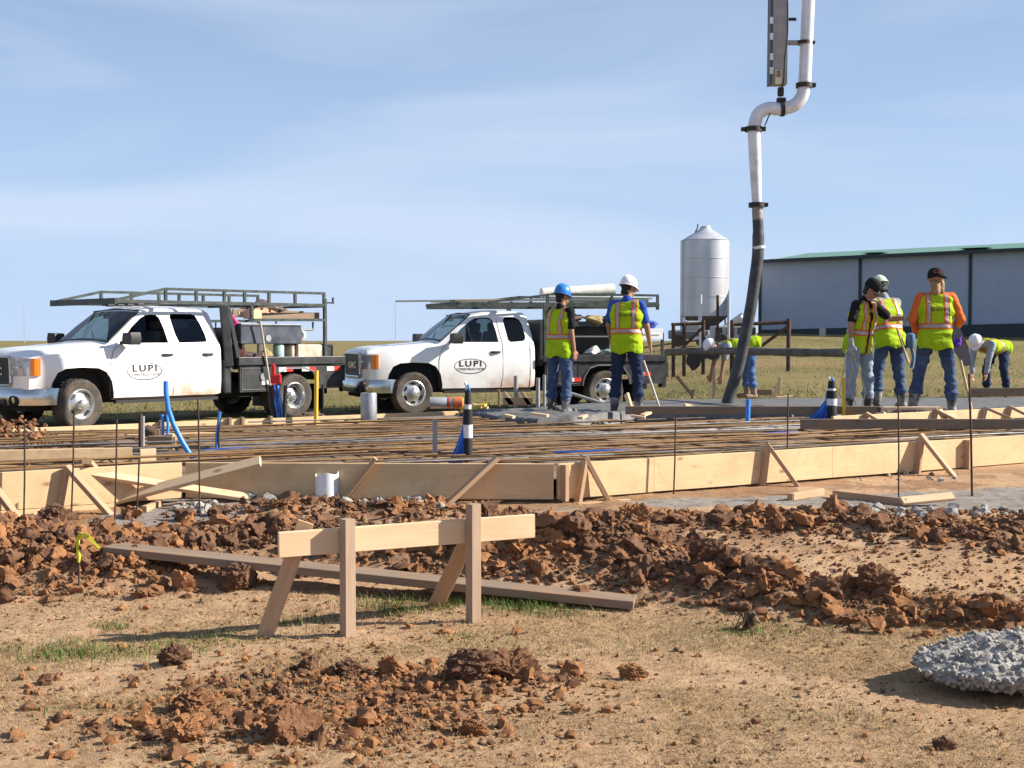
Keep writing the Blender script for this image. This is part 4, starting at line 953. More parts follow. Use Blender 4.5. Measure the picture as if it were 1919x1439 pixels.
    for s_ in (1, -1):
        hl = MB(); S = [[(.885, .53), (.895, .53), (.80, .80), (.66, .955), (.62, .955), (.76, .80)]][0]
        hl.prism([(.80, .53), (.915, .53), (.900, .68), (.850, .83), (.785, .922), (.62, .85)], lambda u, v, d: Vector((u + .02, s_ * v, d)), .86, 1.13)
        h_ = hl.build('headlight', M_LAMP, root)
        MB().prism([(.802, .90), (.806, .926), (.765, .966), (.725, .985), (.68, .996), (.68, .95), (.70, .90)], lambda u, v, d: Vector((u, s_ * v, d)), .865, 1.125).build('turn_signal', M_AMBER, h_)
        MB().box((.908, s_ * .655, .995), (.05, .25, .02), Matrix.Rotation(R(-8 * s_), 3, 'Z')).build('lamp_divider', M_RIM, h_)
    bp = MB(); P = []
    for (y, x) in ((-1.0, .46), (-.985, .70), (-.90, .86), (-.7, .95), (-.4, .985), (0, 1.0), (.4, .985), (.7, .95), (.90, .86), (.985, .70), (1.0, .46)):
        P.append([Vector((x - .10, y * .96, .40)), Vector((x - .02, y, .41)), Vector((x, y * 1.004, .50)), Vector((x - .005, y * 1.004, .62)), Vector((x - .05, y * .985, .665)), Vector((x - .16, y * .93, .66))])
    bp.loft(P).build('front_bumper', M_CHROME, root, smooth=45)
    MB().box((.93, 0, .46), (.14, .95, .09)).build('bumper_intake', M_GRILLE, root, bevel=.02)
    for s_ in (1, -1): MB().lathe([(0, .0), (.085, 0), (.085, .06)], 16, Matrix.Translation((.93, s_ * .68, .475)) @ Matrix.Rotation(R(90), 4, 'Y'), caps=False).build('fog_lamp', M_GRILLE, root)
    MB().box((.55, 0, .40), (.5, 1.5, .18)).build('skid_plate', M_DARKU, root)
    # inside
    for y in (-.42, .42):
        for x in ([-1.35, -2.15] if crew else [-1.42]):
            MB().box((x, y, .95), (.5, .52, .22)).build('seat', M_SEAT, root, bevel=.05); MB().box((x - .28, y, 1.28), (.16, .50, .60), Matrix.Rotation(R(-12), 3, 'Y')).build('backrest', M_SEAT, root, bevel=.06)
            MB().box((x - .36, y, 1.66), (.10, .28, .17)).build('headrest', M_SEAT, root, bevel=.04)
    MB().box((-.78, 0, 1.20), (.36, 1.76, .22)).build('dashboard', M_INT, root, bevel=.05)
    MB().tube([Vector((-1.02 + .05 * math.cos(a), .42 + .19 * math.sin(a), 1.27 + .17 * math.cos(a))) for a in np.linspace(0, 2 * math.pi, 17)], .016, 6).build('steering_wheel', M_TRIM, root)
    MB().box((-1.08, 0, 1.80), (.03, .24, .07)).build('rear_view_mirror', M_TRIM, root, bevel=.01)
    # chassis
    MB().box((-wb / 2 - .4, 0, .48), (wb + 1.6, .95, .18)).build('chassis', M_DARKU, root)
    if not crew or True:
        MB().beam((-.6, .96, .42), (-L + .1, .96, .42), .08, .05).build('rocker_step', M_TRIM, root)
    # wheels
    def wheel(x, y, s_, steer=0, dually=False):
        r_ = tyre_r; M_ = Matrix.Translation((x, y, r_)) @ Matrix.Rotation(R(steer), 4, 'Z') @ Matrix.Rotation(R(-90 * s_), 4, 'X')
        tp = [(.235, -.10), (.30, -.125), (.36, -.128), (.388, -.11), (.40, -.07), (.40, .07), (.388, .11), (.36, .128), (.30, .125), (.235, .10)]
        tp = [(a * r_ / .40, b_) for a, b_ in tp]; mb = MB().lathe(tp, 40, M_)
        for k in range(36):
            a = 2 * math.pi * k / 36
            for zz in (-.085, .03): mb.box(M_ @ Vector(((r_ - .001) * math.cos(a), (r_ - .001) * math.sin(a), zz + .03 * (k % 2))), (.012, .028, .05), (M_.to_3x3() @ Matrix.Rotation(a, 3, 'Z')))
        w_ = mb.build('wheel', M_TYRE, root, smooth=35)
        dz = -.085 if dually else .0
        rp = [(.245, .105), (.232, .112), (.222, .10), (.205, .06 + dz), (.17, .055 + dz), (.12, .085 + dz), (.075, .09 + dz), (.07, .13 + dz), (.05, .145 + dz), (0, .145 + dz)]
        if s_ and dually == 'front': rp = [(.245, .105), (.232, .115), (.220, .105), (.20, .05), (.17, .07), (.13, .10), (.085, .115), (.08, .19), (.06, .205), (0, .205)]
        MB().lathe(rp, 36, M_).build('rim', M_RIM, w_, smooth=40)
        for k in range(holes):
            a = 2 * math.pi * (k + .5) / holes; rr = .158
            zz = .062 + dz if dually != 'front' else .078
            MB().lathe([(0, zz + .006), (.040, zz + .006), (.042, zz - .02)], 12, M_ @ Matrix.Rotation(a, 4, 'Z') @ Matrix.Translation((rr, 0, 0)) @ Matrix.Rotation(R(18), 4, 'Y') @ Matrix.Diagonal((.85, 1.25, 1, 1))).build('rim_hole', M_GRILLE, w_)
        nb_ = MB()
        for k in range(8):
            a = 2 * math.pi * k / 8; nb_.lathe([(.012, .08 + dz), (.012, .105 + dz), (0, .105 + dz)], 6, M_ @ Matrix.Rotation(a, 4, 'Z') @ Matrix.Translation((.098, 0, .0)))
        nb_.build('lug_nuts', M_CHROME, w_)['kind'] = 'stuff'; return w_
    wheel(0, .86, 1, 6, 'front' if crew else False); wheel(0, -.86, -1, 6)
    wheel(-wb, .88, 1, 0, bool(crew)); wheel(-wb, -.88, -1, 0, bool(crew))
    if crew: wheel(-wb, .60, 1); 
    return root

def flatbed(root, wb, x0, x1, zf, stripes, arch_top=.92):
    """black contractor bed from x0 (front) to x1 (rear, more negative)"""
    MB().box(((x0 + x1) / 2, 0, zf - .03), (x0 - x1, 2.06, .06)).build('bed_floor', M_BED, root)
    for s_ in (1, -1):
        MB().beam((x0, s_ * 1.05, zf + .02), (x1, s_ * 1.05, zf + .02), .05, .14).build('side_rail', M_BED, root, bevel=.008)
        sk = [(x0 - .05, .50), (x0 - .05, zf - .07), (x1 + .02, zf - .07), (x1 + .02, .52), (-wb - .52, .52), (-wb - .50, .66), (-wb - .38, .84), (-wb - .2, .90), (-wb + .2, .90), (-wb + .38, .84), (-wb + .5, .66), (-wb + .53, .50)]
        k_ = MB().prism(sk, lambda u, v, d: Vector((u, s_ * d, v)), .98, 1.03).build('side_skirt', M_BED, root)
        ar = [(-wb + .53, .50), (-wb + .5, .66), (-wb + .38, .84), (-wb + .2, .90), (-wb - .2, .90), (-wb - .38, .84), (-wb - .50, .66), (-wb - .52, .52)]
        MB().tube([(u, s_ * 1.035, v) for u, v in ar], .018, 6).build('wheel_arch_trim', mat('worn_edge', (.16, .16, .16), .5, .4), k_)
        MB().tube([(x0 - .09, s_ * 1.032, .54), (x0 - .09, s_ * 1.032, zf - .11), (-wb + .62, s_ * 1.032, zf - .11), (-wb + .62, s_ * 1.032, .54), (x0 - .09, s_ * 1.032, .54)], .009, 5).build('tool_box_door', mat('worn_edge', (.16, .16, .16)), k_)
        for (x, z) in stripes:
            MB().box((x, s_ * 1.036, z), (.17, .008, .075)).build('reflector', M_REFW, k_); MB().box((x - .165, s_ * 1.036, z), (.15, .008, .075)).build('reflector', M_REFR, k_)
        MB().lathe([(0, .02), (.07, .02), (.075, 0)], 14, Matrix.Translation((x0 - .55, s_ * 1.032, .76)) @ Matrix.Rotation(R(-90 * s_), 4, 'X')).build('latch', M_RIM, k_)
        MB().box((-wb - .62, s_ * .80, .36), (.03, .5, .46)).build('mud_flap', M_BLK, root)
    MB().box((x1 - .03, 0, zf - .22), (.06, 2.0, .3)).build('tail_panel', M_BED, root)

# --- first truck: crew cab with a ladder rack
T1 = truck('white crew cab work truck with dark rack and a dually hub front wheel', 'white work trucks', True, 4.25, Vector((-6.74, 20.0, .2)), 48.9, 4)
# loc is the middle of the front axle: move so that the near wheel centre sits on its pixel
T1.location = Vector((-6.74, 20.0, .2)) - Matrix.Rotation(math.pi + R(48.9), 3, 'Z') @ Vector((0, .97, 0)); T1.location.z = .2
M1 = Matrix.LocRotScale(T1.location, T1.rotation_euler, None)
flatbed(T1, 4.25, -2.95, -5.38, 1.02, [(-3.55, .66), (-3.93, .88), (-4.46, .88), (-5.05, .88)])
for s_ in (1, -1):      # headboard uprights and mesh
    MB().beam((-2.80, s_ * .99, .95), (-2.72, s_ * .96, 2.0), .10, .14).build('headboard_post', M_BED, T1, bevel=.01)
    MB().beam((-3.02, s_ * .99, .95), (-2.80, s_ * .97, 1.98), .06, .08).build('headboard_post', M_BED, T1, bevel=.01)
MB().box((-2.80, 0, 1.25), (.05, 1.9, .75)).build('headboard', M_BED, T1); MB().box((-2.78, 0, .78), (.14, 1.98, .58)).build('headboard_box', M_BED, T1, bevel=.02)
zl, zu = 2.03, 2.25
rk = MB()
for s_ in (1, -1):
    rk.beam((-.62, s_ * .98, zl), (-4.97, s_ * .98, zl + .02), .05, .055); rk.beam((-1.55, s_ * .98, zu), (-4.97, s_ * .98, zu + .02), .045, .045); rk.beam((-.64, s_ * .98, zl + .02), (-1.55, s_ * .98, zu), .045, .045)
rk = rk.build('ladder_rack', M_RACK, T1)
MB().beam((-.62, -1.0, zl), (-.62, 1.0, zl), .05, .10).build('rack_crossbar', M_RACK, rk)
for x in (-1.6, -2.72, -3.8, -4.95): MB().beam((x, -.98, zl), (x, .98, zl), .04, .04).build('rack_crossbar', M_RACK, rk)
for s_ in (1, -1):
    for x in (-1.55, -2.15, -2.72, -3.15, -3.68, -4.27, -4.95): MB().box((x, s_ * .98, (zl + zu) / 2 + .01), (.05, .04, zu - zl)).build('rack_post', M_RACK, rk)
    MB().box((-4.97, s_ * .98, 1.6), (.055, .055, 1.15)).build('rack_leg', M_RACK, rk); MB().box((-3.3, s_ * .98, 1.90), (.05, .05, .3)).build('rack_leg', M_RACK, rk)
    MB().beam((-3.25, s_ * .98, 1.76), (-4.97, s_ * .98, 1.78), .05, .05).build('rack_shelf_rail', M_RACK, rk)
    MB().tube([(-3.9, s_ * .90, 1.74), (-3.9, s_ * .90, 1.60), (-4.75, s_ * .90, 1.60), (-4.75, s_ * .90, 1.74)], .02, 6).build('hook_rail', M_RACK, rk)
MB().beam((-4.97, .98, 2.10), (-5.18, .98, 2.10), .03, .03).build('rack_hook', M_RACK, rk); MB().beam((-5.17, .98, 2.08), (-5.17, .98, 2.20), .03, .03).build('rack_hook', M_RACK, rk)
tb = MB().box((-3.70, .80, 1.52), (1.35, .46, .36)).build('tool_box', mat('blue_black_steel', (.035, .042, .065), .4, .2, col2=(.10, .11, .13), vscale=3), T1, bevel=.015)
MB().box((-3.70, 1.035, 1.66), (1.30, .01, .015)).build('lid_gap', M_TRIM, tb); MB().lathe([(0, .012), (.06, .012), (.06, 0)], 14, Matrix.Translation((-3.62, 1.03, 1.44)) @ Matrix.Rotation(R(-90), 4, 'X')).build('lock', M_RIM, tb)
for x in (-3.1, -4.3): MB().box((x, .80, 1.18), (.05, .4, .33)).build('box_stand', M_BED, tb)
MB().lathe([(0, .3), (.04, .3), (.10, .27), (.11, .2), (.11, -.2), (.10, -.27), (0, -.3)], 18, Matrix.Translation((-2.78, .55, 2.02)) @ Matrix.Rotation(R(0), 4, 'X')) if False else None
def cargo(name, mb, m_, lab, cat, M_=M1, smooth=None, bevel=0, group=None):
    o = mb.build(name, m_, smooth=smooth, bevel=bevel, mat=M_); return tag(o, lab, cat, group)
# things on the first truck's rack and bed
for k, (a, b_, w, t_, m_) in enumerate([((-3.3, .6, 1.86), (-4.6, .7, 1.85), .10, .04, W_NEW), ((-3.4, .3, 1.90), (-4.9, .45, 1.88), .14, .04, W_OLD), ((-3.35, .8, 1.92), (-4.2, .55, 1.96), .09, .04, W_STK), ((-3.6, .75, 1.83), (-4.93, .85, 1.86), .12, .05, W_OLD), ((-3.5, .1, 1.88), (-4.8, 0, 1.9), .12, .05, W_OLD)]):
    o = board('lumber', M1 @ Vector(a), M1 @ Vector(b_), w, t_, m_); tag(o, ['pale board on top of the rack shelf', 'grey board on the rack shelf behind the pale one', 'slanted reddish board on the rack shelf', 'weathered board along the near rack shelf rail', 'weathered board along the far side of the rack shelf'][k], 'lumber')
cargo('lumber_block', MB().box((-3.42, .85, 1.86), (.25, .2, .16)), W_NEW, 'pale wood block at the front of the rack shelf', 'lumber', bevel=.005)
tv = LUMPS[3][2] * np.array([.42, .35, .14]) + (-4.15, .35, 1.98); cargo('tarp', MB().add(tv, ICO[3][1]), mat('brown_tarp', (.14, .10, .09), .9, var=.4), 'crumpled brown tarp heaped on the rack shelf', 'tarp', smooth=60)
cargo('gas_cylinder', MB().lathe([(0, -.36), (.09, -.35), (.115, -.30), (.115, .25), (.10, .32), (.04, .36), (0, .36)], 20, Matrix.Translation((-4.46, .55, 1.50)) @ Matrix.Rotation(R(90), 4, 'Y')), mat('cream_paint', (.72, .69, .62), .45, var=.2), 'cream gas cylinder lying under the rack behind the tool box', 'cylinder', smooth=50)
cargo('cylinder_strap', MB().lathe([(.12, -.03), (.12, .03)], 20, Matrix.Translation((-4.62, .55, 1.50)) @ Matrix.Rotation(R(90), 4, 'Y')), M_TRIM, 'dark strap around the cream gas cylinder', 'strap')
cargo('plastic_crate', MB().box((-4.55, .75, 1.20), (.72, .45, .26)), mat('ivory_plastic', (.70, .60, .47), .6, col2=(.45, .34, .25), vscale=6), 'ivory plastic crate on the bed under the cylinder', 'crate', bevel=.03)
cargo('generator', MB().box((-5.15, .6, 1.20), (.35, .4, .28)).tube([(-5.3, .8, 1.06), (-5.3, .8, 1.30), (-5.0, .8, 1.34)], .02, 6).tube([(-5.12, .8, 1.34), (-5.14, .8, 1.55)], .012, 6), M_TRIM, 'small black engine on the tail of the first bed', 'machine', bevel=.03)
for k, (x, y, z, sx, sy, sz, m_, lab, cat) in enumerate([(-3.10, .9, 1.22, .16, .12, .22, mat('rust_fabric', (.13, .055, .04), .9, var=.4), 'rust brown bag slumped at the front of the bed', 'bag'), (-3.38, .92, 1.13, .26, .12, .10, mat('mauve_fabric', (.14, .09, .10), .9, var=.4), 'mauve cloth bundle on the bed floor', 'cloth'), (-3.66, .95, 1.15, .13, .1, .11, mat('khaki_fabric', (.33, .26, .12), .9, var=.3), 'khaki pouch beside the leaning pole', 'pouch'), (-2.98, .9, 1.36, .13, .1, .07, mat('white_cloth', (.75, .75, .75), .8), 'white rag on the front of the bed', 'rag')]):
    v_ = LUMPS[3][k] * np.array([sx, sy, sz]) + (x, y, z); cargo('bundle', MB().add(v_, ICO[3][1]), m_, lab, cat, smooth=60)
cargo('drink_cooler', MB().lathe([(0, 0), (.09, 0), (.10, .05), (.10, .26), (.07, .30), (0, .30)], 16, Matrix.Translation((-3.95, .9, 1.05))), mat('teal_plastic', (.35, .50, .46), .5, var=.2), 'small pale teal jug on the bed below the tool box', 'jug', smooth=50)
cargo('flag_bundle', MB().tube([(-2.95, .85, 1.62), (-3.02, .9, 1.72), (-2.92, .92, 1.84)], [.03, .05, .02], 8), mat('pink_tape', (.75, .05, .25), .6), 'pink ribbon hanging on the headboard', 'ribbon')
a = M1 @ Vector((-3.35, 1.15, 1.74)); b_ = at(507, 728, (M1 @ Vector((-4.0, 1.5, 0))).y)
tag(MB().tube([a, b_], .020, 10).build('pole', mat('pole_wood', (.50, .46, .38), .6, var=.25), smooth=60), 'long pale pole leaning against the rack of the first truck', 'pole')
cargo('rubble_tarp', MB().add(LUMPS[3][5] * np.array([.25, .2, .10]) + (-4.0, 1.75, .06), ICO[3][1]), mat('mud', (.13, .08, .055)), 'mud lump on the grass under the truck bed', 'mud')
# roof lamp strip of the first truck
for y in (-.45, -.15, .15, .45): MB().box((-1.40, y, 2.0), (.14, .09, .04)).build('roof_lamp', M_TRIM, T1, bevel=.015)

# --- second truck: extended cab
T2 = truck('white extended cab work truck with low rack and bright slotted wheels', 'white work trucks', False, 4.0, Vector((-1.85, 24, .21)), 22, 6)
T2.location = Vector((-1.85, 24.0, .21)) - Matrix.Rotation(math.pi + R(22), 3, 'Z') @ Vector((0, .97, 0)); T2.location.z = .21
M2 = Matrix.LocRotScale(T2.location, T2.rotation_euler, None)
flatbed(T2, 4.0, -2.62, -5.35, 1.02, [(-3.2, .62), (-4.75, .72)])
MB().box((-2.62, 0, 1.35), (.06, 1.95, .9)).build('headboard', M_BED, T2)
rk = MB(); zl, zu = 2.12, 2.30
for s_ in (1, -1):
    rk.beam((-.9, s_ * .95, zl - .05), (-5.2, s_ * .95, zl), .06, .09); rk.beam((-1.5, s_ * .95, zl), (-2.9, s_ * .95, zu), .04, .04); rk.beam((-2.9, s_ * .95, zu), (-5.2, s_ * .95, zu), .045, .045)
rk = rk.build('ladder_rack', M_RACK, T2)
for x in (-.9, -2.0, -3.2, -4.2, -5.2): MB().beam((x, -.95, zl - .02), (x, .95, zl - .02), .05, .06).build('rack_crossbar', M_RACK, rk)
for s_ in (1, -1):
    for x in (-2.75, -3.2, -4.15, -5.18): MB().box((x, s_ * .95, (zl + zu) / 2), (.05, .04, zu - zl)).build('rack_post', M_RACK, rk)
    for x in (-2.7,): MB().box((x, s_ * .95, 1.6), (.08, .07, 1.05)).build('rack_leg', M_RACK, rk)
    MB().box((-5.18, s_ * .95, 2.06), (.06, .04, .10)).build('rack_foot', M_RACK, rk)
cargo('rack_pole', MB().beam((.15, .35, 2.14), (-5.4, .30, 2.26), .03, .035), mat('grey_aluminium', (.16, .18, .18), .5, .4), 'long grey pole jutting out ahead of the second rack', 'pole', M2)
cargo('rack_pole', MB().beam((-.7, -.1, 2.15), (-5.4, -.1, 2.27), .03, .035), mat('grey_aluminium', (.16, .18, .18)), 'shorter grey pole lying along the middle of the second rack', 'pole', M2)
cargo('lumber', MB().beam((-.9, .6, 2.16), (-2.2, .6, 2.19), .3, .03), W_OLD, 'flat board on the front of the second rack', 'lumber', M2)
cargo('white_tube', MB().tube([(-2.9, .3, 2.34), (-4.5, .3, 2.43)], [.10, .13], 16), mat('cream_paint', (.72, .69, .62)), 'thick cream tube lying on top of the second rack', 'tube', M2, smooth=50)
cargo('pvc_bundle', MB().tube([(-2.75, .85, 2.21), (-5.0, .85, 2.21)], .06, 12), mat('pale_green', (.52, .56, .45), .6), 'pale pipe running inside the second rack', 'pipe', M2, smooth=50)
sb_ = MB().box((-4.0, .55, 1.72), (2.2, .7, .10)).build('shelf', M_BED, T2); MB().box((-3.6, .2, 1.35), (1.7, .1, .65)).build('shelf_back', M_BED, T2)
MB().box((-3.72, .8, 1.47), (1.35, .3, .03)).build('shelf', mat('worn_edge', (.16, .16, .16)), T2)
for k, (x, z, s, m_, lab) in enumerate([(-3.4, 1.82, .14, mat('brown_tarp', (.14, .10, .09)), 'brown bundle on the upper shelf of the second truck'), (-3.75, 1.80, .18, mat('khaki_fabric', (.33, .26, .12)), 'khaki bundle on the upper shelf of the second truck'), (-4.2, 1.80, .16, mat('mud', (.13, .08, .055)), 'dark bundle on the upper shelf of the second truck'), (-3.75, 1.18, .14, mat('white_cloth', (.75, .75, .75)), 'white rag bundle in the lower bay of the second truck'), (-4.15, 1.15, .13, mat('teal_plastic', (.35, .5, .46)), 'pale bundle in the lower bay of the second truck'), (-4.95, 1.72, .18, mat('blue_tarp', (.05, .09, .38), .6), 'blue tarp bundle at the tail of the second truck')]):
    cargo('bundle', MB().add(LUMPS[3][k + 3] * np.array([s * 1.5, s, s * .75]) + (x, .85, z), ICO[3][1]), m_, lab, 'bundle', M2, smooth=60)
cargo('white_case', MB().box((-5.0, .85, 1.52), (.5, .4, .22)).box((-5.0, 1.06, 1.52), (.36, .01, .03)), M_PVC, 'white case at the tail of the second truck', 'case', M2, bevel=.02)
cargo('tail_stand', MB().box((-5.32, .9, .75), (.1, .16, .62)).box((-5.32, .9, 1.3), (.05, .05, .5)), M_BED, 'dark steel post at the tail of the second truck', 'post', M2)
p = onz(1235, 752, .45); tag(MB().lathe([(0, 0), (.10, 0), (.13, .02), (.12, .16), (.06, .18)], 16).build('bucket', mat('orange_plastic', (.72, .14, .03), .5), smooth=40, mat=Matrix.Translation((p.x, p.y, .3 + .0))), 'orange bucket on the grass behind the second truck', 'bucket')
tag(MB().tube([(0, 0, .0), (.9, -.2, -.28)], .028, 10).build('pipe_length', M_GREYP, smooth=50, mat=Matrix.Translation(at(1063, 735, 21.5))), 'grey pipe leaning down between the two helmeted workers', 'pipe')
# ------------------------------------------------------------------ people
M_SKIN = mat('skin', (.36, .19, .12), .6, var=.15, vscale=8); M_SKIN2 = mat('skin_light', (.50, .29, .20), .6, var=.12, vscale=8); M_HAIRD = mat('dark_hair', (.012, .010, .010), .7); M_HAIRB = mat('fair_hair', (.42, .28, .13), .7, col2=(.20, .12, .06), vscale=30)
def cloth(name, c, c2=None, bs=14): return mat(name, c, .9, col2=c2 or tuple(x * .75 for x in c), vscale=7, bump=.5, bscale=bs, spec=.2)
M_JEAN = cloth('blue_denim', (.075, .115, .205), (.04, .065, .13)); M_JEAN2 = cloth('faded_denim', (.30, .36, .43), (.20, .25, .32)); M_JEAN3 = cloth('dark_denim', (.025, .04, .085)); M_JEAN4 = cloth('mid_denim', (.10, .18, .36), (.06, .11, .25))
M_LIME = cloth('lime_vest', (.42, .57, .012), (.28, .44, .012)); M_ORG = cloth('orange_trim', (.70, .15, .02)); M_SILV = mat('silver_tape', (.42, .36, .34), .4, .2, var=.15)
M_BOOT = mat('rubber_boot', (.05, .048, .045), .7, col2=(.27, .255, .24), vscale=6, lo=.45, hi=.6); M_GLOVE = mat('grey_glove', (.42, .41, .40), .9, var=.35, vscale=20)
WHITE_P = mat('helmet_white', (.80, .80, .82), .35, coat=.3); BLUE_P = mat('helmet_blue', (.03, .20, .62), .35, coat=.3); CAP_B = cloth('black_cap', (.015, .015, .018)); LIME_P = mat('helmet_lime', (.62, .75, .55), .4)

def capsule(mb, p, q, r0, r1, n=12, flat=None):
    p = Vector(p); q = Vector(q); d = q - p; L = max(d.length, 1e-4); t = d / L; u = t.orthogonal().normalized(); w = t.cross(u); rings = []
    for k in range(4): a = math.pi / 2 * (k + .3) / 4.3; rings.append((p - t * r0 * math.cos(a), r0 * math.sin(a)))
    rings.append((p, r0)); rings.append((q, r1))
    for k in range(3, -1, -1): a = math.pi / 2 * (k + .3) / 4.3; rings.append((q + t * r1 * math.cos(a), r1 * math.sin(a)))
    mb.loft([[c + (u * math.cos(2 * math.pi * k / n) + w * math.sin(2 * math.pi * k / n)) * r for k in range(n)] for c, r in rings])
def ellip(mb, c, r, Mr=None, n=14):
    secs = []
    for i in range(1, 10):
        a = math.pi * i / 10; secs.append([(Mr or Matrix.Identity(3)) @ Vector((r[0] * math.sin(a) * math.cos(2 * math.pi * k / n), r[1] * math.sin(a) * math.sin(2 * math.pi * k / n), -r[2] * math.cos(a))) + Vector(c) for k in range(n)])
    mb.loft(secs)
def fuse(mb, name, material, parent, voxel=.014, wrinkle=0, wfreq=9, smooth_it=3, seed=0, M_=None):
    me = mb.mesh('tmp', material); o = bpy.data.objects.new('tmp', me); COL.objects.link(o)
    r = o.modifiers.new('r', 'REMESH'); r.mode = 'VOXEL'; r.voxel_size = voxel
    s = o.modifiers.new('s', 'SMOOTH'); s.iterations = smooth_it; s.factor = .5
    dg = bpy.context.evaluated_depsgraph_get(); out = bpy.data.meshes.new_from_object(o.evaluated_get(dg)); bpy.data.objects.remove(o); bpy.data.meshes.remove(me)
    n = len(out.vertices); co = np.zeros(n * 3, np.float32); out.vertices.foreach_get('co', co); co = co.reshape(-1, 3)
    if wrinkle:
        no = np.zeros(n * 3, np.float32); out.vertices.foreach_get('normal', no); no = no.reshape(-1, 3)
        q = co * wfreq; nn = fbm(q[:, 0] * .8 + q[:, 1] * .6, q[:, 2] * 1.7 + q[:, 1] * .5, 3, 40 + seed) + .5 * fbm(q[:, 1] * 1.3 - q[:, 2], q[:, 2] * 2.4 + q[:, 0], 2, 80 + seed)
        co = co + no * (wrinkle * nn)[:, None]; out.vertices.foreach_set('co', co.astype(np.float32).ravel())
    if M_ is not None: out.transform(M_)
    out.materials.clear(); out.materials.append(material); out.shade_smooth(); out.update(); out.name = name
    return link(name, out, parent)

def person(label, px, py, ztop_px, Y, z0, face, jeans, shirt, sleeve, hat, hatmat, lean=3, head=(0, 0), arms=None, legs=None, skin=M_SKIN, gloves=(), hair=M_HAIRD, boots=M_BOOT, vest=True, text=None, twist=0, belly=0, height=None, cap_back=False, trouser_low=.30):
    """face: world direction the person faces; arms / legs: (upper dir, lower dir) in body axes x right, y forward, z up"""
    base = at(px, py, Y); base.z = z0
    hgt = height or (at(px, ztop_px, Y).z - z0); s = hgt / 1.84
    yaw = math.atan2(-face[0], face[1])
    root = thing('person', label, 'person', base, yaw)
    nrm_ = lambda v: Vector(v).normalized()
    legs = legs or [((-.12, .02, -1), (-.06, -.04, -1)), ((.12, .02, -1), (.06, -.04, -1))]
    arms = arms or [((-.25, .0, -1), (-.1, .25, -1)), ((.25, .0, -1), (.1, .25, -1))]
    TH, SH = .44 * s, .43 * s
    K = []
    for sd, (u, l) in zip((-1, 1), legs):
        h = Vector((sd * .095 * s, 0, 0)); k = h + nrm_(u) * TH; a = k + nrm_(l) * SH; K.append((h, k, a))
    low = min(a.z for _, _, a in K); up = -low + .085 * s
    K = [tuple(p + Vector((0, 0, up)) for p in t) for t in K]; pel = Vector((0, 0, up))
    LM = Matrix.Translation(pel) @ Matrix.Rotation(R(twist), 4, 'Z') @ Matrix.Rotation(R(-lean), 4, 'X')      # torso axes -> body
    tq = lambda v: LM @ (Vector(v) * s); Rm = LM.to_3x3()
    sh = [tq((-.185, 0, .488)), tq((.185, 0, .488))]; A = []
    for sd, S, (u, l) in zip((-1, 1), sh, arms):
        e = S + nrm_(u) * .29 * s; w = e + nrm_(l) * .25 * s; A.append((S, e, w))
    neck = tq((0, .0, .56)); HM = LM @ Matrix.Translation(Vector((0, .015, .60)) * s) @ Matrix.Rotation(R(head[1]), 4, 'Z') @ Matrix.Rotation(R(-head[0]), 4, 'X')
    hp = lambda v: HM @ (Vector(v) * s)
    # one continuous body
    b = MB(); ellip(b, hp((0, .01, .125)), (.078 * s, .098 * s, .122 * s), HM.to_3x3()); ellip(b, hp((0, .045, .065)), (.06 * s, .065 * s, .07 * s), HM.to_3x3()); capsule(b, neck - Rm @ Vector((0, 0, .05 * s)), hp((0, 0, .07)), .062 * s, .055 * s)
    capsule(b, hp((0, .10, .13)), hp((0, .118, .095)), .012 * s, .017 * s, 8)
    for sd in (-1, 1): ellip(b, hp((sd * .08, 0, .115)), (.012 * s, .022 * s, .032 * s), HM.to_3x3())
    capsule(b, tq((0, 0, .0)), tq((0, 0, .2)), .115 * s, .11 * s); capsule(b, tq((-.07, 0, .36)), tq((.07, 0, .36)), .12 * s, .12 * s); capsule(b, tq((-.15, 0, .49)), tq((.15, 0, .49)), .06 * s, .06 * s)
    for (S, e, w) in A: capsule(b, S, e, .052 * s, .042 * s); capsule(b, e, w, .042 * s, .029 * s)
    for (h, k, a) in K: capsule(b, h, k, .085 * s, .058 * s); capsule(b, k, a, .055 * s, .04 * s); capsule(b, a, a + Vector((0, .1 * s, -.045 * s)), .04 * s, .03 * s)
    def handcaps(mb, i, g=0):
        S, e, w = A[i]; d = (w - e).normalized(); sd = -1 if i == 0 else 1
        side = d.cross(Vector((0, 1, 0)) if abs(d.y) < .8 else Vector((0, 0, 1))).normalized(); fw = side.cross(d).normalized()   # palm plane spans d and fw
        pc = w + d * .055 * s
        for k in (-1, 0, 1): capsule(mb, w + fw * k * .012 * s, pc + fw * k * .026 * s + d * .02 * s, .020 * s + g, .017 * s + g, 8)
        for k, L in enumerate((.066, .076, .072, .056)):
            o_ = fw * (k - 1.5) * -.0215 * s; r0 = pc + d * .035 * s + o_; m_ = r0 + d * L * .55 * s + side * .008 * s * -sd; t_ = m_ + d * L * .38 * s + side * .022 * s * -sd
            capsule(mb, r0, m_, .0098 * s + g, .0092 * s + g, 7); capsule(mb, m_, t_, .0092 * s + g, .008 * s + g, 7)
        r0 = w + d * .03 * s + fw * .028 * s; m_ = r0 + (d * .6 + fw * .8).normalized() * .042 * s; capsule(mb, r0, m_, .013 * s + g, .011 * s + g, 7); capsule(mb, m_, m_ + d * .032 * s, .011 * s + g, .009 * s + g, 7)
    for i in (0, 1): handcaps(b, i)
    body = fuse(b, 'body', skin, root, .0085, smooth_it=2)
    for sd in (-1, 1):
        e_ = MB(); ellip(e_, hp((sd * .032, .096, .125)), (.012 * s, .008 * s, .007 * s), HM.to_3x3(), 8); e_.build('eye', M_HAIRD, body)
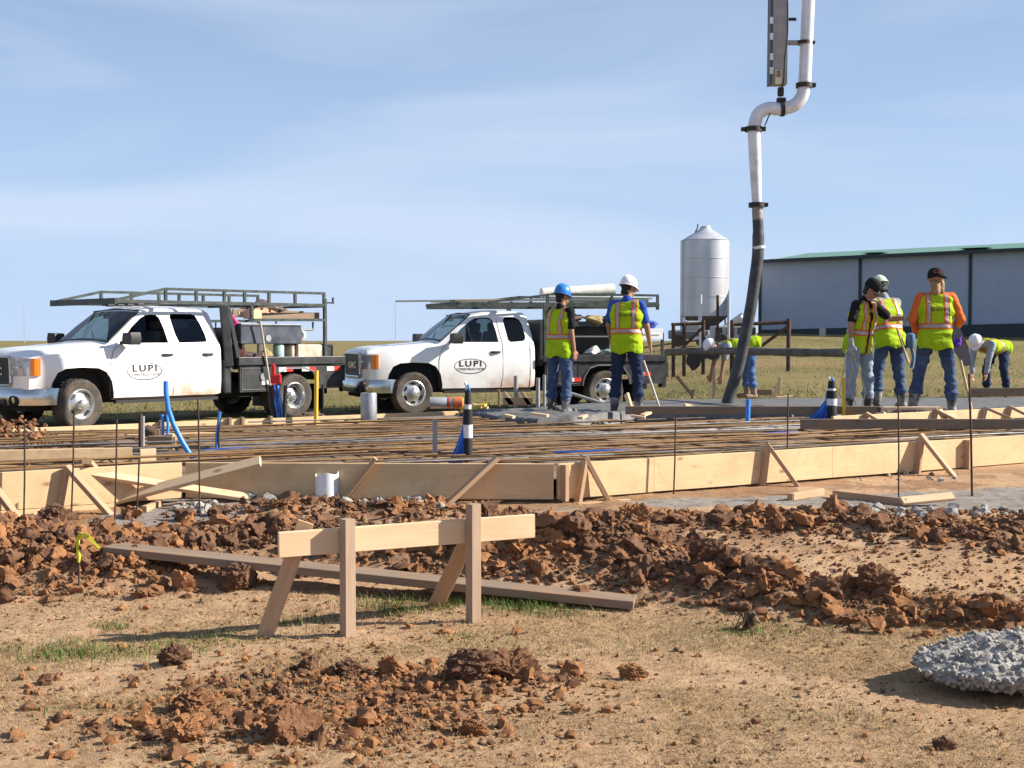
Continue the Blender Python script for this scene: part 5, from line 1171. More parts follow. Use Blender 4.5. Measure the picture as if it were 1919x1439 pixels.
    MB().tube([hp((-.028, .103, .043)), hp((0, .110, .043)), hp((.028, .103, .043))], .004 * s, 5).build('mouth', mat('lips', (.25, .10, .08), .6), body)
    # trousers and boots
    t = MB(); capsule(t, pel + Rm @ Vector((-.06 * s, -.005, .06 * s)), pel + Rm @ Vector((.06 * s, -.005, .06 * s)), .108 * s, .108 * s); capsule(t, pel + Vector((-.06 * s, -.03 * s, -.02 * s)), pel + Vector((.06 * s, -.02 * s, -.03 * s)), .113 * s, .113 * s)
    for (h, k, a) in K:
        capsule(t, h + Vector((0, -.01, 0)), h.lerp(k, .55), .108 * s, .092 * s); capsule(t, h.lerp(k, .5), k, .094 * s, .076 * s); q = k.lerp(a, 1 - trouser_low); capsule(t, k, q, .076 * s, .070 * s)
        ellip(t, k.lerp(a, .9 - trouser_low), (.088 * s, .092 * s, .05 * s))
    fuse(t, 'trousers', jeans, root, .0125, .018 * s, 10, 2, seed=len(label))
    for (h, k, a) in K:
        bt = MB(); capsule(bt, k.lerp(a, 1.02 - trouser_low - .08), a, .072 * s, .056 * s); fd = Vector((.0, 1, 0)); fl = Vector((a.x, a.y, .045 * s))
        capsule(bt, fl + Vector((0, -.03 * s, 0)), fl + Vector((a.x * .25, .15 * s, -.005 * s)), .046 * s, .043 * s); capsule(bt, a, fl, .055 * s, .05 * s)
        fuse(bt, 'boot', boots, root, .012, .004 * s, 14, 2)
    # shirt
    sm = MB(); capsule(sm, tq((-.06, 0, .08)), tq((.06, 0, .08)), .118 * s, .118 * s); capsule(sm, tq((-.08, -.0, .34)), tq((.08, -.0, .34)), .128 * s, .128 * s); capsule(sm, tq((-.15, 0, .48)), tq((.15, 0, .48)), .075 * s, .075 * s); capsule(sm, tq((0, 0, .50)), tq((0, 0, .565)), .075 * s, .066 * s)
    for (S, e, w) in A:
        if sleeve == 'long': capsule(sm, S, e, .070 * s, .058 * s); capsule(sm, e, e.lerp(w, .92), .060 * s, .046 * s)
        else: capsule(sm, S, S.lerp(e, .72), .068 * s, .066 * s)
    fuse(sm, 'shirt', shirt, root, .0125, .008 * s, 11, 2, seed=3)
    # safety vest, built upright in torso axes, cut along its tapes
    if vest:
        v = MB(); S_ = lambda a, c, r: capsule(v, Vector(a) * s, Vector(c) * s, r * s, r * s)
        S_((-.066, -.014, -.09), (.066, -.014, -.09), .156); S_((-.064, -.008, .0), (.064, -.008, .0), .154); S_((-.062, 0, .10), (.062, 0, .10), .143); S_((-.074, 0, .215), (.074, 0, .215), .138); S_((-.094, 0, .33), (.094, 0, .33), .142); S_((-.12, 0, .455), (.12, 0, .455), .098)
        vo = fuse(v, 'vest', M_LIME, root, .0125, .013 * s, 8, 2, seed=9 + len(label)); bm = bmesh.new(); bm.from_mesh(vo.data)
        def bis(co, no): bmesh.ops.bisect_plane(bm, geom=bm.verts[:] + bm.edges[:] + bm.faces[:], plane_co=Vector(co) * s, plane_no=no)
        for z in (-.155, .095, .113, .153, .171): bis((0, 0, z), (0, 0, 1))
        for x in (.072, .088, .128, .144): bis((x, 0, 0), (1, 0, 0)); bis((-x, 0, 0), (1, 0, 0))
        cls = {}; bm.normal_update()
        for f in bm.faces:
            c = f.calc_center_median() / s; k = 0
            if c.z < -.155 + .018 * math.sin(c.x * 23 + len(label)) or (c.z > .545 and abs(c.x) < .09) or (abs(c.x) < .018 + .09 * max(0, c.z - .25) and c.y > .03): k = -1      # hem, collar, open front
            elif .113 < c.z < .153: k = 2
            elif .095 < c.z < .171: k = 1
            elif c.z > .1 and abs(c.y) > .02 and .088 < abs(c.x) < .128: k = 2
            elif c.z > .1 and abs(c.y) > .02 and .072 < abs(c.x) < .144: k = 1
            elif abs(c.x) < .02 + .012 + .09 * max(0, c.z - .25) and c.y > .03: k = 1
            cls[f.index] = k
        src = vo.data; out = {0: MB(), 1: MB(), 2: MB()}; off = {0: 0, 1: .003, 2: .004}
        bm.verts.index_update()
        for key, mb in out.items():
            fs = [f for f in bm.faces if cls[f.index] == key]; ids = {}
            for f in fs:
                for q in f.verts:
                    if q.index not in ids: ids[q.index] = len(ids); mb.v.append(tuple(LM @ (q.co + q.normal * off[key])))
                mb.f.append(tuple(ids[q.index] for q in f.verts)); mb.m.append(0)
        bm.free(); bpy.data.objects.remove(vo); bpy.data.meshes.remove(src)
        vo = out[0].build('vest', M_LIME, root, smooth=80)
        if out[1].f: out[1].build('vest_edging', M_ORG, vo, smooth=80)
        if out[2].f: out[2].build('reflective_tape', M_SILV, vo, smooth=80)
        if text:
            for k, (ln, m_, z) in enumerate(text):
                rt = LM @ Matrix.Translation(Vector((0, -.154, z)) * s) @ Matrix.Rotation(R(90), 4, 'X'); textmesh('vest_print', ln, .062 * s, m_, rt, vo, 1.15, .001)
    for i in gloves:
        g = MB(); handcaps(g, i, .005); S, e, w = A[i]; capsule(g, w - (w - e).normalized() * .06 * s, w, .040 * s, .034 * s); fuse(g, 'glove', M_GLOVE, root, .0095, .002, 20, 1)
    # hair and hat
    hr = MB(); Hm = HM.to_3x3(); ellip(hr, hp((0, -.022, .145)), (.084 * s, .090 * s, .105 * s), Hm); capsule(hr, hp((-.03, -.05, .055)), hp((.03, -.05, .055)), .040 * s, .040 * s)
    if hair is M_HAIRB: capsule(hr, hp((-.02, -.07, .05)), hp((-.01, -.085, -.05)), .06 * s, .045 * s); capsule(hr, hp((.05, -.04, .06)), hp((.06, -.05, -.04)), .05 * s, .035 * s)
    fuse(hr, 'hair', hair, root, .01, .004, 30, 1)
    hm = HM @ Matrix.Translation(Vector((0, -.004, .145)) * s) @ Matrix.Rotation(R(-6), 4, 'X') @ Matrix.Diagonal((s, s * 1.14, s, 1))
    if cap_back: hm = hm @ Matrix.Rotation(math.pi, 4, 'Z')
    if hat == 'helmet':
        h0 = MB().lathe([(.1, -.012), (.108, 0), (.109, .03), (.102, .07), (.082, .108), (.05, .130), (.0, .138)], 28, hm).build('hard_hat', hatmat, root, smooth=50)
        br = MB(); n = 32; ri = [hm @ Vector((.104 * math.cos(2 * math.pi * k / n), .104 * math.sin(2 * math.pi * k / n), .004)) for k in range(n)]
        ro = []
        for k in range(n):
            a = 2 * math.pi * k / n; f_ = max(0, math.sin(a)); r_ = .118 + .040 * f_ ** 2; ro.append(hm @ Vector((r_ * math.cos(a), r_ * math.sin(a), -.006 - .016 * f_)))
        lo_ = [p - Hm @ Vector((0, 0, .006)) for p in ro]
        br.add(ri + ro + lo_, [(k, (k + 1) % n, n + (k + 1) % n, n + k) for k in range(n)] + [(n + k, n + (k + 1) % n, 2 * n + (k + 1) % n, 2 * n + k) for k in range(n)] + [(2 * n + k, 2 * n + (k + 1) % n, (k + 1) % n, k) for k in range(n)])
        br.build('brim', hatmat, h0, smooth=50)
        MB().tube([hm @ Vector((0, .095 * math.cos(a), .045 + .098 * math.sin(a))) for a in np.linspace(.15, math.pi - .15, 12)], .012 * s, 6).build('ridge', hatmat, h0, smooth=60)
    elif hat:
        h0 = MB().lathe([(.097, -.02), (.099, .02), (.095, .06), (.078, .095), (.045, .112), (0, .117)], 28, hm).build('cap', hatmat, root, smooth=50)
        bl = MB(); n = 11; top = []; 
        for r0, zz in ((.09, -.008), (.175, -.022)):
            for k in range(n):
                a = R(28 + 124 * k / (n - 1)); rr = r0 if r0 < .1 else .085 + .10 * math.sin(a) ** .8; top.append(hm @ Vector((rr * math.cos(a) * (1 if r0 < .1 else .98), rr * math.sin(a), zz - .015 * abs(math.cos(a)))))
        bot = [p - Hm @ Vector((0, 0, .005)) for p in top]
        fs = [(k, k + 1, n + k + 1, n + k) for k in range(n - 1)]; m2 = 2 * n
        bl.add(top + bot, fs + [tuple(i + m2 for i in f[::-1]) for f in fs] + [(n + k, n + k + 1, m2 + n + k + 1, m2 + n + k) for k in range(n - 1)])
        bl.build('bill', hatmat, h0, smooth=60)
        if cap_back or hat == 'capmark': textmesh('cap_mark', 'OO', .05 * s, mat('faded_red', (.45, .10, .08), .7), hm @ Matrix.Translation((0, .094, .045)) @ Matrix.Rotation(math.pi, 4, 'Z') @ Matrix.Rotation(R(74), 4, 'X'), h0)
    return root, (lambda v: root.matrix_basis @ v), A

zc = .64
mk = [('Gorr', M_INK, .335)]
person('worker in blue hard hat, black shirt and yellow vest seen from behind', 1049, 775, 531, 17.3, zc - .03, (.72, .70), M_JEAN, cloth('black_shirt', (.014, .014, .018)), 'short', 'helmet', BLUE_P, 2, (4, -12),
       arms=[((-.2, .25, -1), (.0, .5, -1)), ((.12, -.06, -1), (.05, .18, -1))], legs=[((-.10, .02, -1), (-.03, -.05, -1)), ((.05, .05, -1), (.02, -.10, -1))])
_, _, AB = person('worker in white hard hat and blue shirt walking away with a long tool', 1174, 775, 514, 17.5, zc - .03, (.22, .97), M_JEAN3, cloth('royal_blue_shirt', (.03, .09, .42)), 'short', 'helmet', WHITE_P, 3, (8, -40),
       arms=[((-.25, .25, -1), (.0, .7, -.7)), ((.28, -.02, -1), (.16, .22, -1))], legs=[((-.10, .10, -1), (-.05, -.10, -1)), ((.12, .0, -1), (.06, -.12, -1))], text=[('Gorr', M_INK, .345)])
person('worker in black cap and black shirt pointing with a gloved hand', 1608, 772, 513, 17.6, zc - .03, (.62, -.78), M_JEAN2, cloth('black_shirt', (.014, .014, .018)), 'short', 'cap', CAP_B, 11, (20, 28),
       arms=[((.75, .35, -.75), (.95, .55, .02)), ((.34, -.05, -1), (.18, .20, -1))][::-1] if False else [((-.70, .62, -.75), (-.55, .95, .05)), ((.38, -.02, -1), (.10, .12, -1))], legs=[((-.16, .06, -1), (-.08, -.02, -1)), ((.16, .03, -1), (.10, -.05, -1))], skin=M_SKIN, gloves=(0, 1))
person('worker in pale hard hat half hidden behind the pointing worker', 1666, 768, 508, 18.5, zc - .03, (-.35, .93), M_JEAN, cloth('grey_shirt', (.33, .36, .40)), 'long', 'helmet', LIME_P, 14, (14, 0),
       arms=[((-.2, .5, -.9), (.2, .8, -.5)), ((.15, .35, -1), (-.1, .8, -.6))], legs=[((-.14, .1, -1), (-.08, -.08, -1)), ((.12, .0, -1), (.10, -.06, -1))], gloves=(1,))
person('long haired worker in backward black cap and orange shirt seen from behind', 1752, 772, 496, 17.4, zc - .03, (.12, .99), M_JEAN, cloth('orange_shirt', (.75, .17, .04)), 'long', 'capmark', CAP_B, 2, (2, 0),
       arms=[((-.32, .05, -1), (.35, .75, -.6)), ((.42, -.12, -1), (-.25, .75, -.65))], legs=[((-.22, .02, -1), (-.20, -.05, -1)), ((.20, .02, -1), (.05, -.06, -1))], hair=M_HAIRB, skin=M_SKIN2, cap_back=True, text=[('Gorr', M_INK, .335)])
person('worker in white hard hat bent double at the far slab edge', 1870, 735, 615, 23.4, hz(8.9, 23.4), (-.80, -.6), M_JEAN3, cloth('grey_shirt', (.33, .36, .40)), 'long', 'helmet', WHITE_P, 82, (-18, 0), height=1.80,
       arms=[((.05, .35, -1), (.1, .1, -1)), ((-.05, .35, -1), (-.1, .1, -1))], legs=[((-.22, .25, -1), (-.05, -.25, -1)), ((.22, .25, -1), (.08, -.25, -1))], gloves=())
person('worker in jeans and orange banded vest stooping behind the hose', 1405, 742, 640, 22.2, .60, (-.97, -.2), M_JEAN4, cloth('grey_shirt', (.33, .36, .40)), 'short', 'helmet', WHITE_P, 92, (-15, 0), height=1.78,
       arms=[((.0, .30, -1), (.05, .15, -1)), ((.0, .45, -1), (.0, .25, -1))], legs=[((-.12, .10, -1), (-.05, -.12, -1)), ((.12, .05, -1), (.05, -.10, -1))], boots=mat('tan_boot', (.30, .22, .15), .8, var=.3))
# tools in hand
def stick(name, pts, r, m_, lab, cat): return tag(MB().tube(pts, r, 8).build(name, m_, smooth=60), lab, cat)
stick('tool_handle', [at(1206, 676, 17.3), at(1236, 764, 17.0)], .016, mat('pole_wood', (.50, .46, .38)), 'wooden handle trailing beside the white helmet worker', 'tool')
stick('tool_handle', [at(1797, 662, 17.2), at(1822, 772, 16.9)], .018, mat('handle_yellow', (.52, .38, .18), .6, var=.2), 'yellowed handle standing beside the orange shirt worker', 'tool')
sh_ = MB(); fl_ = [(1788, 610), (1800, 616), (1815, 650), (1820, 684), (1808, 686), (1790, 660), (1784, 632)]
vs_ = [at(a, b_, 17.15) for a, b_ in fl_]; sh_.add(vs_ + [v_ + Vector((0, .02, 0)) for v_ in vs_], [tuple(range(7)), tuple(range(13, 6, -1))] + [(k, (k + 1) % 7, 7 + (k + 1) % 7, 7 + k) for k in range(7)])
tag(sh_.build('shovel_blade', mat('grey_steel', (.16, .15, .16), .5, .5, var=.3)), 'grey shovel blade held up beside the orange shirt worker', 'shovel')
fb = board('float_board', at(1682, 615, 17.9), at(1703, 680, 17.8), .02, .10, W_OLD, up=(.8, -.5, 0)); tag(fb, 'grey wooden float carried by the half hidden worker', 'float')
ml = MB(); ml.lathe([(0, 0), (.06, .02), (.07, .10), (.06, .20), (.03, .22), (0, .22)], 14, Matrix.Translation(at(1706, 640, 17.9) - Vector((0, 0, .1)))); ml.tube([at(1706, 640, 17.9), at(1712, 670, 17.9), at(1708, 690, 17.9)], .025, 8)
tag(ml.build('vibrator_motor', mat('steel_blue', (.10, .22, .40), .4, var=.5), smooth=50), 'blue motor of a concrete vibrator held by the workers', 'tool')
pg = LUMPS[3][1] * np.array([.06, .05, .07]) + np.array(at(1793, 641, 17.05)); tag(MB().add(pg, ICO[3][1]).build('glove_bundle', mat('purple_cloth', (.12, .03, .40), .8, var=.3), smooth=60), 'purple gloves hanging from a back pocket', 'gloves')
for k, pts in enumerate([[(1591, 650), (1598, 690), (1590, 720), (1604, 758)], [(1594, 652), (1612, 700), (1622, 735), (1616, 760)], [(1586, 655), (1580, 700), (1572, 738), (1590, 762)]]):
    stick('rope', [at(a, b_, 17.35 - .05 * k) for a, b_ in pts], .008, mat('rope', (.50, .42, .28), .9), ['inner strand of pale rope hanging straight from the glove', 'long strand of pale rope bowed across the faded jeans', 'outer strand of pale rope bowed away from the jeans'][k], 'rope')
# ------------------------------------------------------------------ concrete pump boom, pipe and hose
YB = 19.8
M_PIPE = mat('pump_pipe_white', (.70, .71, .73), .35, .1, col2=(.50, .50, .50), vscale=4, lo=.5, hi=.75); M_CLAMP = mat('clamp', (.045, .042, .04), .6, .3, var=.4, vscale=20); M_BOOM = mat('boom_grey', (.36, .35, .33), .5, var=.2)
pump = thing('pump_boom', 'white concrete pump pipe hanging on a grey boom tip above a black hose', 'pump', onz(1362, 757, .64))
P0 = pump.location.copy()
def pp(px, py, Y=YB): return at(px, py, Y) - P0
def sp(pts, n=8):
    out = []; P = [pts[0]] + pts + [pts[-1]]
    for i in range(1, len(P) - 2):
        for k in range(n):
            t = k / n; a, b_, c, d = P[i - 1], P[i], P[i + 1], P[i + 2]
            out.append(.5 * ((2 * b_) + (-a + c) * t + (2 * a - 5 * b_ + 4 * c - d) * t * t + (-a + 3 * b_ - 3 * c + d) * t ** 3))
    return out + [pts[-1]]
r5 = .098
up_ = pp(1515, 0) - pp(1508, 160); top = pp(1515, 0) + up_ * 3.2
MB().tube([top, pp(1515, 0), pp(1508, 158)], r5, 20).build('pipe', M_PIPE, pump, smooth=50)
MB().tube(sp([pp(1507.5, 158), pp(1503, 180), pp(1490, 196), pp(1470, 203), pp(1452, 204)], 5), r5 * 1.02, 20).build('pipe_elbow', M_PIPE, pump, smooth=50)
MB().tube(sp([pp(1452, 203), pp(1436, 204), pp(1420, 215), pp(1413, 240)], 6), r5 * 1.02, 20).build('pipe_elbow', M_PIPE, pump, smooth=50)
MB().tube([pp(1413, 240), pp(1415, 300), pp(1418.5, 380)], [r5 * 1.02, r5 * .95, r5 * .76], 20).build('pipe', M_PIPE, pump, smooth=50)
MB().tube([pp(1419, 385), pp(1420, 412)], r5 * .84, 18).build('hose_coupling', mat('worn_steel', (.34, .30, .27), .6, .3, var=.4, vscale=14), pump, smooth=50)
def clamp(px, py, w, dirv=(0, 0, 1), h=.07):
    c = pp(px, py); M_ = Matrix.Translation(c) @ Vector(dirv).to_track_quat('Z', 'Y').to_matrix().to_4x4()
    o = MB().lathe([(w * .8, -h / 2), (w, -h / 2), (w, h / 2), (w * .8, h / 2)], 20, M_).build('clamp', M_CLAMP, pump, smooth=40)
    MB().box(c + Vector((w, -.02, 0)), (.09, .08, h * .9)).build('clamp_lever', M_CLAMP, o, bevel=.01)
clamp(1507, 160, .128); clamp(1412, 242, .135); clamp(1418, 384, .125); clamp(1465, 203, .125, (1, 0, .1), .06); clamp(1507, 80, .115, h=.05)
for sd in (-1, 1): MB().box(pp(1412, 242) + Vector((sd * .16, 0, 0)), (.06, .07, .06)).build('clamp_lug', M_CLAMP, pump, bevel=.008)
# boom tip: box section
b0, b1 = pp(1458, 160, YB + .05), pp(1460, 0, YB + .05); bt = b1 + (b1 - b0) * 3.4
bm_ = MB().beam(b0, bt, .24, .22, up=(0, 1, 0)).build('boom', M_BOOM, pump, bevel=.012)
MB().beam(b0 + Vector((-.135, -.01, 0)), bt + Vector((-.135, -.01, 0)), .03, .25, up=(0, 1, 0)).build('boom_flange', mat('boom_dark', (.06, .065, .075), .5), bm_)
for py in (38, 68, 106, 132): MB().box(pp(1446, py, YB - .09), (.05, .012, .10)).build('boom_plate', M_PVC, bm_)
MB().box(pp(1459, 144, YB - .075), (.10, .01, .22)).build('warning_label', mat('label_cream', (.70, .62, .45), .6), bm_); MB().box(pp(1459, 138, YB - .085), (.06, .006, .10)).build('label_mark', mat('label_brown', (.30, .15, .08), .6), bm_)
MB().tube([pp(1472, 80), pp(1506, 80)], .04, 10).build('pipe_bracket', M_BOOM, pump, smooth=50); MB().tube([pp(1472, 36), pp(1492, 36)], .025, 8).build('pipe_bracket', M_CLAMP, pump)
MB().box(pp(1463, 172), (.09, .09, .14)).build('swivel', M_CLAMP, pump, bevel=.02); MB().box(pp(1464, 188), (.14, .10, .08)).build('swivel', M_CLAMP, pump, bevel=.02)
MB().tube(sp([pp(1476, 0, YB - .12), pp(1476, 60, YB - .12), pp(1471, 110, YB - .13), pp(1469, 150, YB - .12), pp(1463, 170, YB - .08)]), .012, 6).build('cable', M_BLK, pump)
MB().tube([pp(1443, 212, YB - .1), pp(1433, 236, YB - .1)], .010, 6).build('safety_chain', M_CLAMP, pump)
hs = MB().tube(sp([pp(1420, 410), pp(1421, 440), pp(1420, 480), pp(1415, 520), pp(1408, 570), pp(1397, 625), pp(1383, 690), pp(1362, 757)], 6), [.082] * 6 + [.090] * 37, 20).build('rubber_hose', mat('hose_rubber', (.030, .032, .036), .55, col2=(.075, .075, .078), vscale=6), pump, smooth=60)
MB().lathe([(.088, -.025), (.10, -.02), (.10, .02), (.088, .025)], 18, Matrix.Translation(pp(1422, 464)) @ Matrix.Rotation(R(-6), 4, 'Y')).build('hose_band', M_PVC, hs, smooth=40)
# horizontal slurry pipe with a cloth thrown over it
a, b_ = at(1250, 660, 23.5), at(1600, 659, 18.2)
hp_ = thing('slick_pipe', 'muddy horizontal pipe reaching from the truck tail to the workers', 'pipe', (a + b_) / 2)
C_ = hp_.location.copy()
MB().tube([a.lerp(b_, t) - C_ + Vector((0, 0, .015 * math.sin(t * 5))) for t in np.linspace(0, 1, 14)], [.062 + .006 * math.sin(k * 2.1) for k in range(14)], 14).build('pipe', mat('muddy_steel', (.085, .072, .062), .8, col2=(.17, .15, .13), vscale=6), hp_, smooth=60)
cl_ = MB(); n = 26; rows = 7; vs_ = []
p0, p1 = a.lerp(b_, .13), a.lerp(b_, .42)
for r_ in range(rows):
    for k in range(n):
        t = k / (n - 1); q = p0.lerp(p1, t); dn = (.36 * (.45 + .35 * math.sin(t * 5.5 + .6) + .2 * math.sin(t * 13))); dn = max(.06, dn); u = r_ / (rows - 1)
        vs_.append(q - C_ + Vector((.02 * math.sin(k * 1.3 + r_), -.075 - .02 * math.sin(k * 1.7) * u, .075 - u * (dn + .05))))
cl_.add(vs_ + [v_ + Vector((0, .15, 0)) for v_ in vs_], [(r_ * n + k, r_ * n + k + 1, (r_ + 1) * n + k + 1, (r_ + 1) * n + k) for r_ in range(rows - 1) for k in range(n - 1)] + [(n * rows + r_ * n + k, n * rows + r_ * n + k + 1, n * rows + (r_ + 1) * n + k + 1, n * rows + (r_ + 1) * n + k) for r_ in range(2) for k in range(n - 1)] + [(k, k + 1, n * rows + k + 1, n * rows + k) for k in range(n - 1)])
cl_.build('draped_cloth', mat('dark_burlap', (.06, .052, .047), .95, var=.4, vscale=12), hp_, smooth=70)

# ------------------------------------------------------------------ silo
Ys = 75.0; zs = hz(Ys * .146, Ys); sx = at(1321, 600, Ys).x
silo = thing('feed_silo', 'shiny galvanised feed silo with cone roof standing behind the fence', 'silo', (sx, Ys, zs))
m = bpy.data.materials.new('galvanised_sheet'); m.use_nodes = True; nt = m.node_tree; b = nt.nodes['Principled BSDF']
nt.links.new(_mix(nt, _ramp(nt, _noise(nt, 1.5, 5, .6, stretch=(1, 1, .25)), .35, .7), (.62, .63, .65), (.46, .47, .50)), b.inputs['Base Color']); b.inputs['Metallic'].default_value = .3; b.inputs['Roughness'].default_value = .38
M_GALV = m
rs = 44 / F * Ys; zz = lambda py: at(1321, py, Ys).z - zs
pr = [(rs, zz(592))]
nrib = 44
for k in range(nrib + 1):
    z = zz(592) + (zz(450) - zz(592)) * k / nrib; pr.append((rs + (.012 if k % 2 else 0), z))
MB().lathe(pr, 64).build('tank', M_GALV, silo, smooth=60)
for k in range(4): 
    z = zz(592) + (zz(450) - zz(592)) * (k + .0) / 4; MB().lathe([(rs + .02, z - .03), (rs + .028, z), (rs + .02, z + .03)], 64).build('ring_seam', M_GALV, silo, smooth=60)
MB().lathe([(rs + .04, zz(451)), (rs * .62, zz(440)), (rs * .30, zz(431)), (rs * .22, zz(427)), (rs * .2, zz(424)), (0, zz(423))], 48).build('cone_roof', M_GALV, silo, smooth=30)
MB().lathe([(rs, zz(592)), (rs * .35, zz(616)), (rs * .2, zz(619))], 48).build('hopper', mat('hopper_grey', (.24, .22, .21), .6, .3), silo, smooth=60)
for k in range(8):
    a_ = 2 * math.pi * (k + .5) / 8; MB().beam((rs * math.cos(a_), rs * math.sin(a_), zz(590)), (rs * math.cos(a_), rs * math.sin(a_), -.3), .10, .10).build('leg', M_GALV, silo)
lx = -rs - .06
ld = MB()
for dx in (-.0, .30): ld.tube([(lx + dx * .2, -dx - .1, .2), (lx + dx * .2, -dx - .1, zz(452))], .025, 6)
for k in range(18): z = .4 + k * .3; ld.tube([(lx, -.1, z), (lx + .06, -.4, z)], .015, 5)
ld.build('ladder', M_GALV, silo); MB().tube([(lx + .05, -.2, zz(452)), (-rs * .5, -.2, zz(440)), (-rs * .35, -.1, zz(428)), (-rs * .33, -.1, zz(420))], .04, 6).build('roof_rail', mat('dark_steel', (.08, .08, .09), .5, .4), silo)

# ------------------------------------------------------------------ barn
bl0, bl1 = at(1424, 626, 76), at(2300, 606, 62)
barn = thing('metal_barn', 'long blue grey metal barn with green roof edge beyond the field', 'barn', (bl0.x, bl0.y, bl0.z))
dirb = Vector((bl1.x - bl0.x, bl1.y - bl0.y, 0)); Lb = dirb.length; dirb.normalize(); ang = math.atan2(dirb.y, dirb.x); barn.rotation_euler = (0, 0, ang)
slope = (bl1.z - bl0.z) / Lb; hw = at(1424, 489, 76).z - bl0.z
M_BARN = mat('barn_sheet', (.36, .42, .52), .6, .1, var=.08, vscale=2); M_BARND = mat('barn_trim', (.03, .04, .05), .6); M_GROOF = mat('green_roof', (.15, .30, .22), .5, .1, var=.15)
nb_ = int(Lb / 5.4); bw = Lb / nb_
for k in range(nb_):
    x0, x1 = k * bw + .06, (k + 1) * bw - .06; pan = MB()
    n = 26
    for j in range(n):                                             # ribbed sheet
        xa = x0 + (x1 - x0) * j / n; xb = x0 + (x1 - x0) * (j + .82) / n
        pan.add([(xa, 0, slope * xa + .2), (xb, 0, slope * xb + .2), (xb, 0, hw + slope * xb * .35), (xa, 0, hw + slope * xa * .35)], [(0, 1, 2, 3)])
        xc = x0 + (x1 - x0) * (j + 1) / n; xm = (xb + xc) / 2
        pan.add([(xb, 0, slope * xb + .2), (xm, -.008, slope * xm + .2), (xm, -.008, hw + slope * xm * .35), (xb, 0, hw + slope * xb * .35), (xc, 0, slope * xc + .2), (xc, 0, hw + slope * xc * .35)], [(0, 1, 2, 3), (1, 4, 5, 2)])
    pan.build('wall_panel', M_BARN, barn)
    MB().box((k * bw, -.02, (hw + slope * k * bw) / 2), (.16, .10, hw)).build('post', M_BARND, barn)
D_ = 16; zr = .92
e0, e1 = hw, hw + slope * Lb * .35
MB().add([(-.3, -.5, e0 - .08), (Lb, -.5, e1 - .08), (Lb, D_ / 2, e1 + zr), (-.3, D_ / 2, e0 + zr), (-.3, D_, e0 - .08), (Lb, D_, e1 - .08)], [(0, 1, 2, 3), (3, 2, 5, 4)]).build('roof', M_GROOF, barn)
MB().beam((-.3, -.52, e0 - .06), (Lb, -.52, e1 - .06), .08, .2).build('eave_trim', M_BARND, barn); MB().beam((0, -.05, -.75), (Lb, -.05, -.75 + slope * Lb), .06, 2.0).build('base_board', M_BARND, barn)
MB().add([(0, 0, -.5), (0, D_, -.5), (0, D_, e0), (0, D_ / 2, e0 + zr), (0, 0, e0)], [(0, 1, 2, 3, 4)]).build('gable_wall', M_BARN, barn)
for k, (x, w) in enumerate(((Lb * .22, 1.3), (Lb * .45, 1.6))): MB().add([(x, 2, 0), (x + w, 2, 0), (x + w, 5, 0), (x, 5, 0)], [(0, 1, 2, 3)]).build('skylight', mat('skylight', (.6, .66, .62), .4), barn, mat=None).location = (0, 0, e0 + .33 + .02 + slope * x * .35)

# ------------------------------------------------------------------ corral fence and clutter behind it
YF = 37.0; M_FEN = mat('fence_pipe', (.035, .028, .026), .6, .3, col2=(.12, .06, .04), vscale=3)
def fpt(px, py, Y=YF): return at(px, py, Y)
def fence(lab, posts, rails, diags, Y=YF, r=.055):
    f0 = fpt(posts[0][0], 690, Y); th = thing('pipe_fence', lab, 'fence', (f0.x, f0.y, hz(f0.x, f0.y))); o_ = th.location.copy()
    for px, py in posts:
        p = fpt(px, py, Y); MB().tube([Vector((p.x, p.y, hz(p.x, p.y) - .1)) - o_, p - o_], r, 10).build('post', M_FEN, th, smooth=50)
    for (x0, y0, x1, y1) in rails: MB().tube([fpt(x0, y0, Y) - o_, fpt(x1, y1, Y) - o_], r * .85, 10).build('rail', M_FEN, th, smooth=50)
    for (x0, y0, x1, y1) in diags: MB().tube([fpt(x0, y0, Y) - o_, fpt(x1, y1, Y) - o_], r * .75, 10).build('diagonal', M_FEN, th, smooth=50)
fence('rusty pipe fence corner left of the black hose', [(1262, 605), (1282, 606), (1318, 600)], [(1258, 608, 1320, 606)], [(1318, 612, 1276, 655)])
fence('black pipe fence panel right of the black hose', [(1372, 600), (1478, 597)], [(1372, 608, 1478, 604)], [(1476, 612, 1422, 652)], r=.065)
for k, (px, y0) in enumerate(((1313, 552), (1345, 553), (1366, 556))):
    p = at(px, y0, 52); q = Vector((p.x, p.y, hz(p.x, p.y) - .1)); tag(MB().tube([q, p], .06, 8).build('fence_post', (M_GALV, M_FEN, M_GALV)[k], smooth=50), ['pale tall post before the shaded side of the silo', 'dark tall post before the bright side of the silo', 'pale tall post at the bright edge of the silo'][k], 'post')
# pale farm machine and auger beyond the fence
Yt = 58.0; gt = at(1365, 632, Yt); gz_ = hz(gt.x, gt.y)
fm = thing('farm_trailer', 'pale livestock trailer parked below the silo', 'trailer', (gt.x, gt.y, gz_)); hx = 46 / F * Yt
tz = at(1365, 606, Yt).z - gz_
MB().box((.2, 0, tz * .62), (1.9, 1.4, tz * .55)).build('body', mat('trailer_grey', (.46, .47, .48), .6, var=.3, vscale=3), fm, bevel=.06)
for k in range(4): MB().box((-.55 + k * .5, -.73, tz * .66), (.3, .05, tz * .28)).build('side_slot', mat('dark_gap', (.06, .06, .06), .8), fm)
for x in (-.45, .75): MB().lathe([(0, -.12), (.28, -.12), (.3, -.08), (.3, .08), (.28, .12), (0, .12)], 20, Matrix.Translation((x, -.7, .3)) @ Matrix.Rotation(R(90), 4, 'X')).build('wheel', M_TYRE, fm, smooth=40)
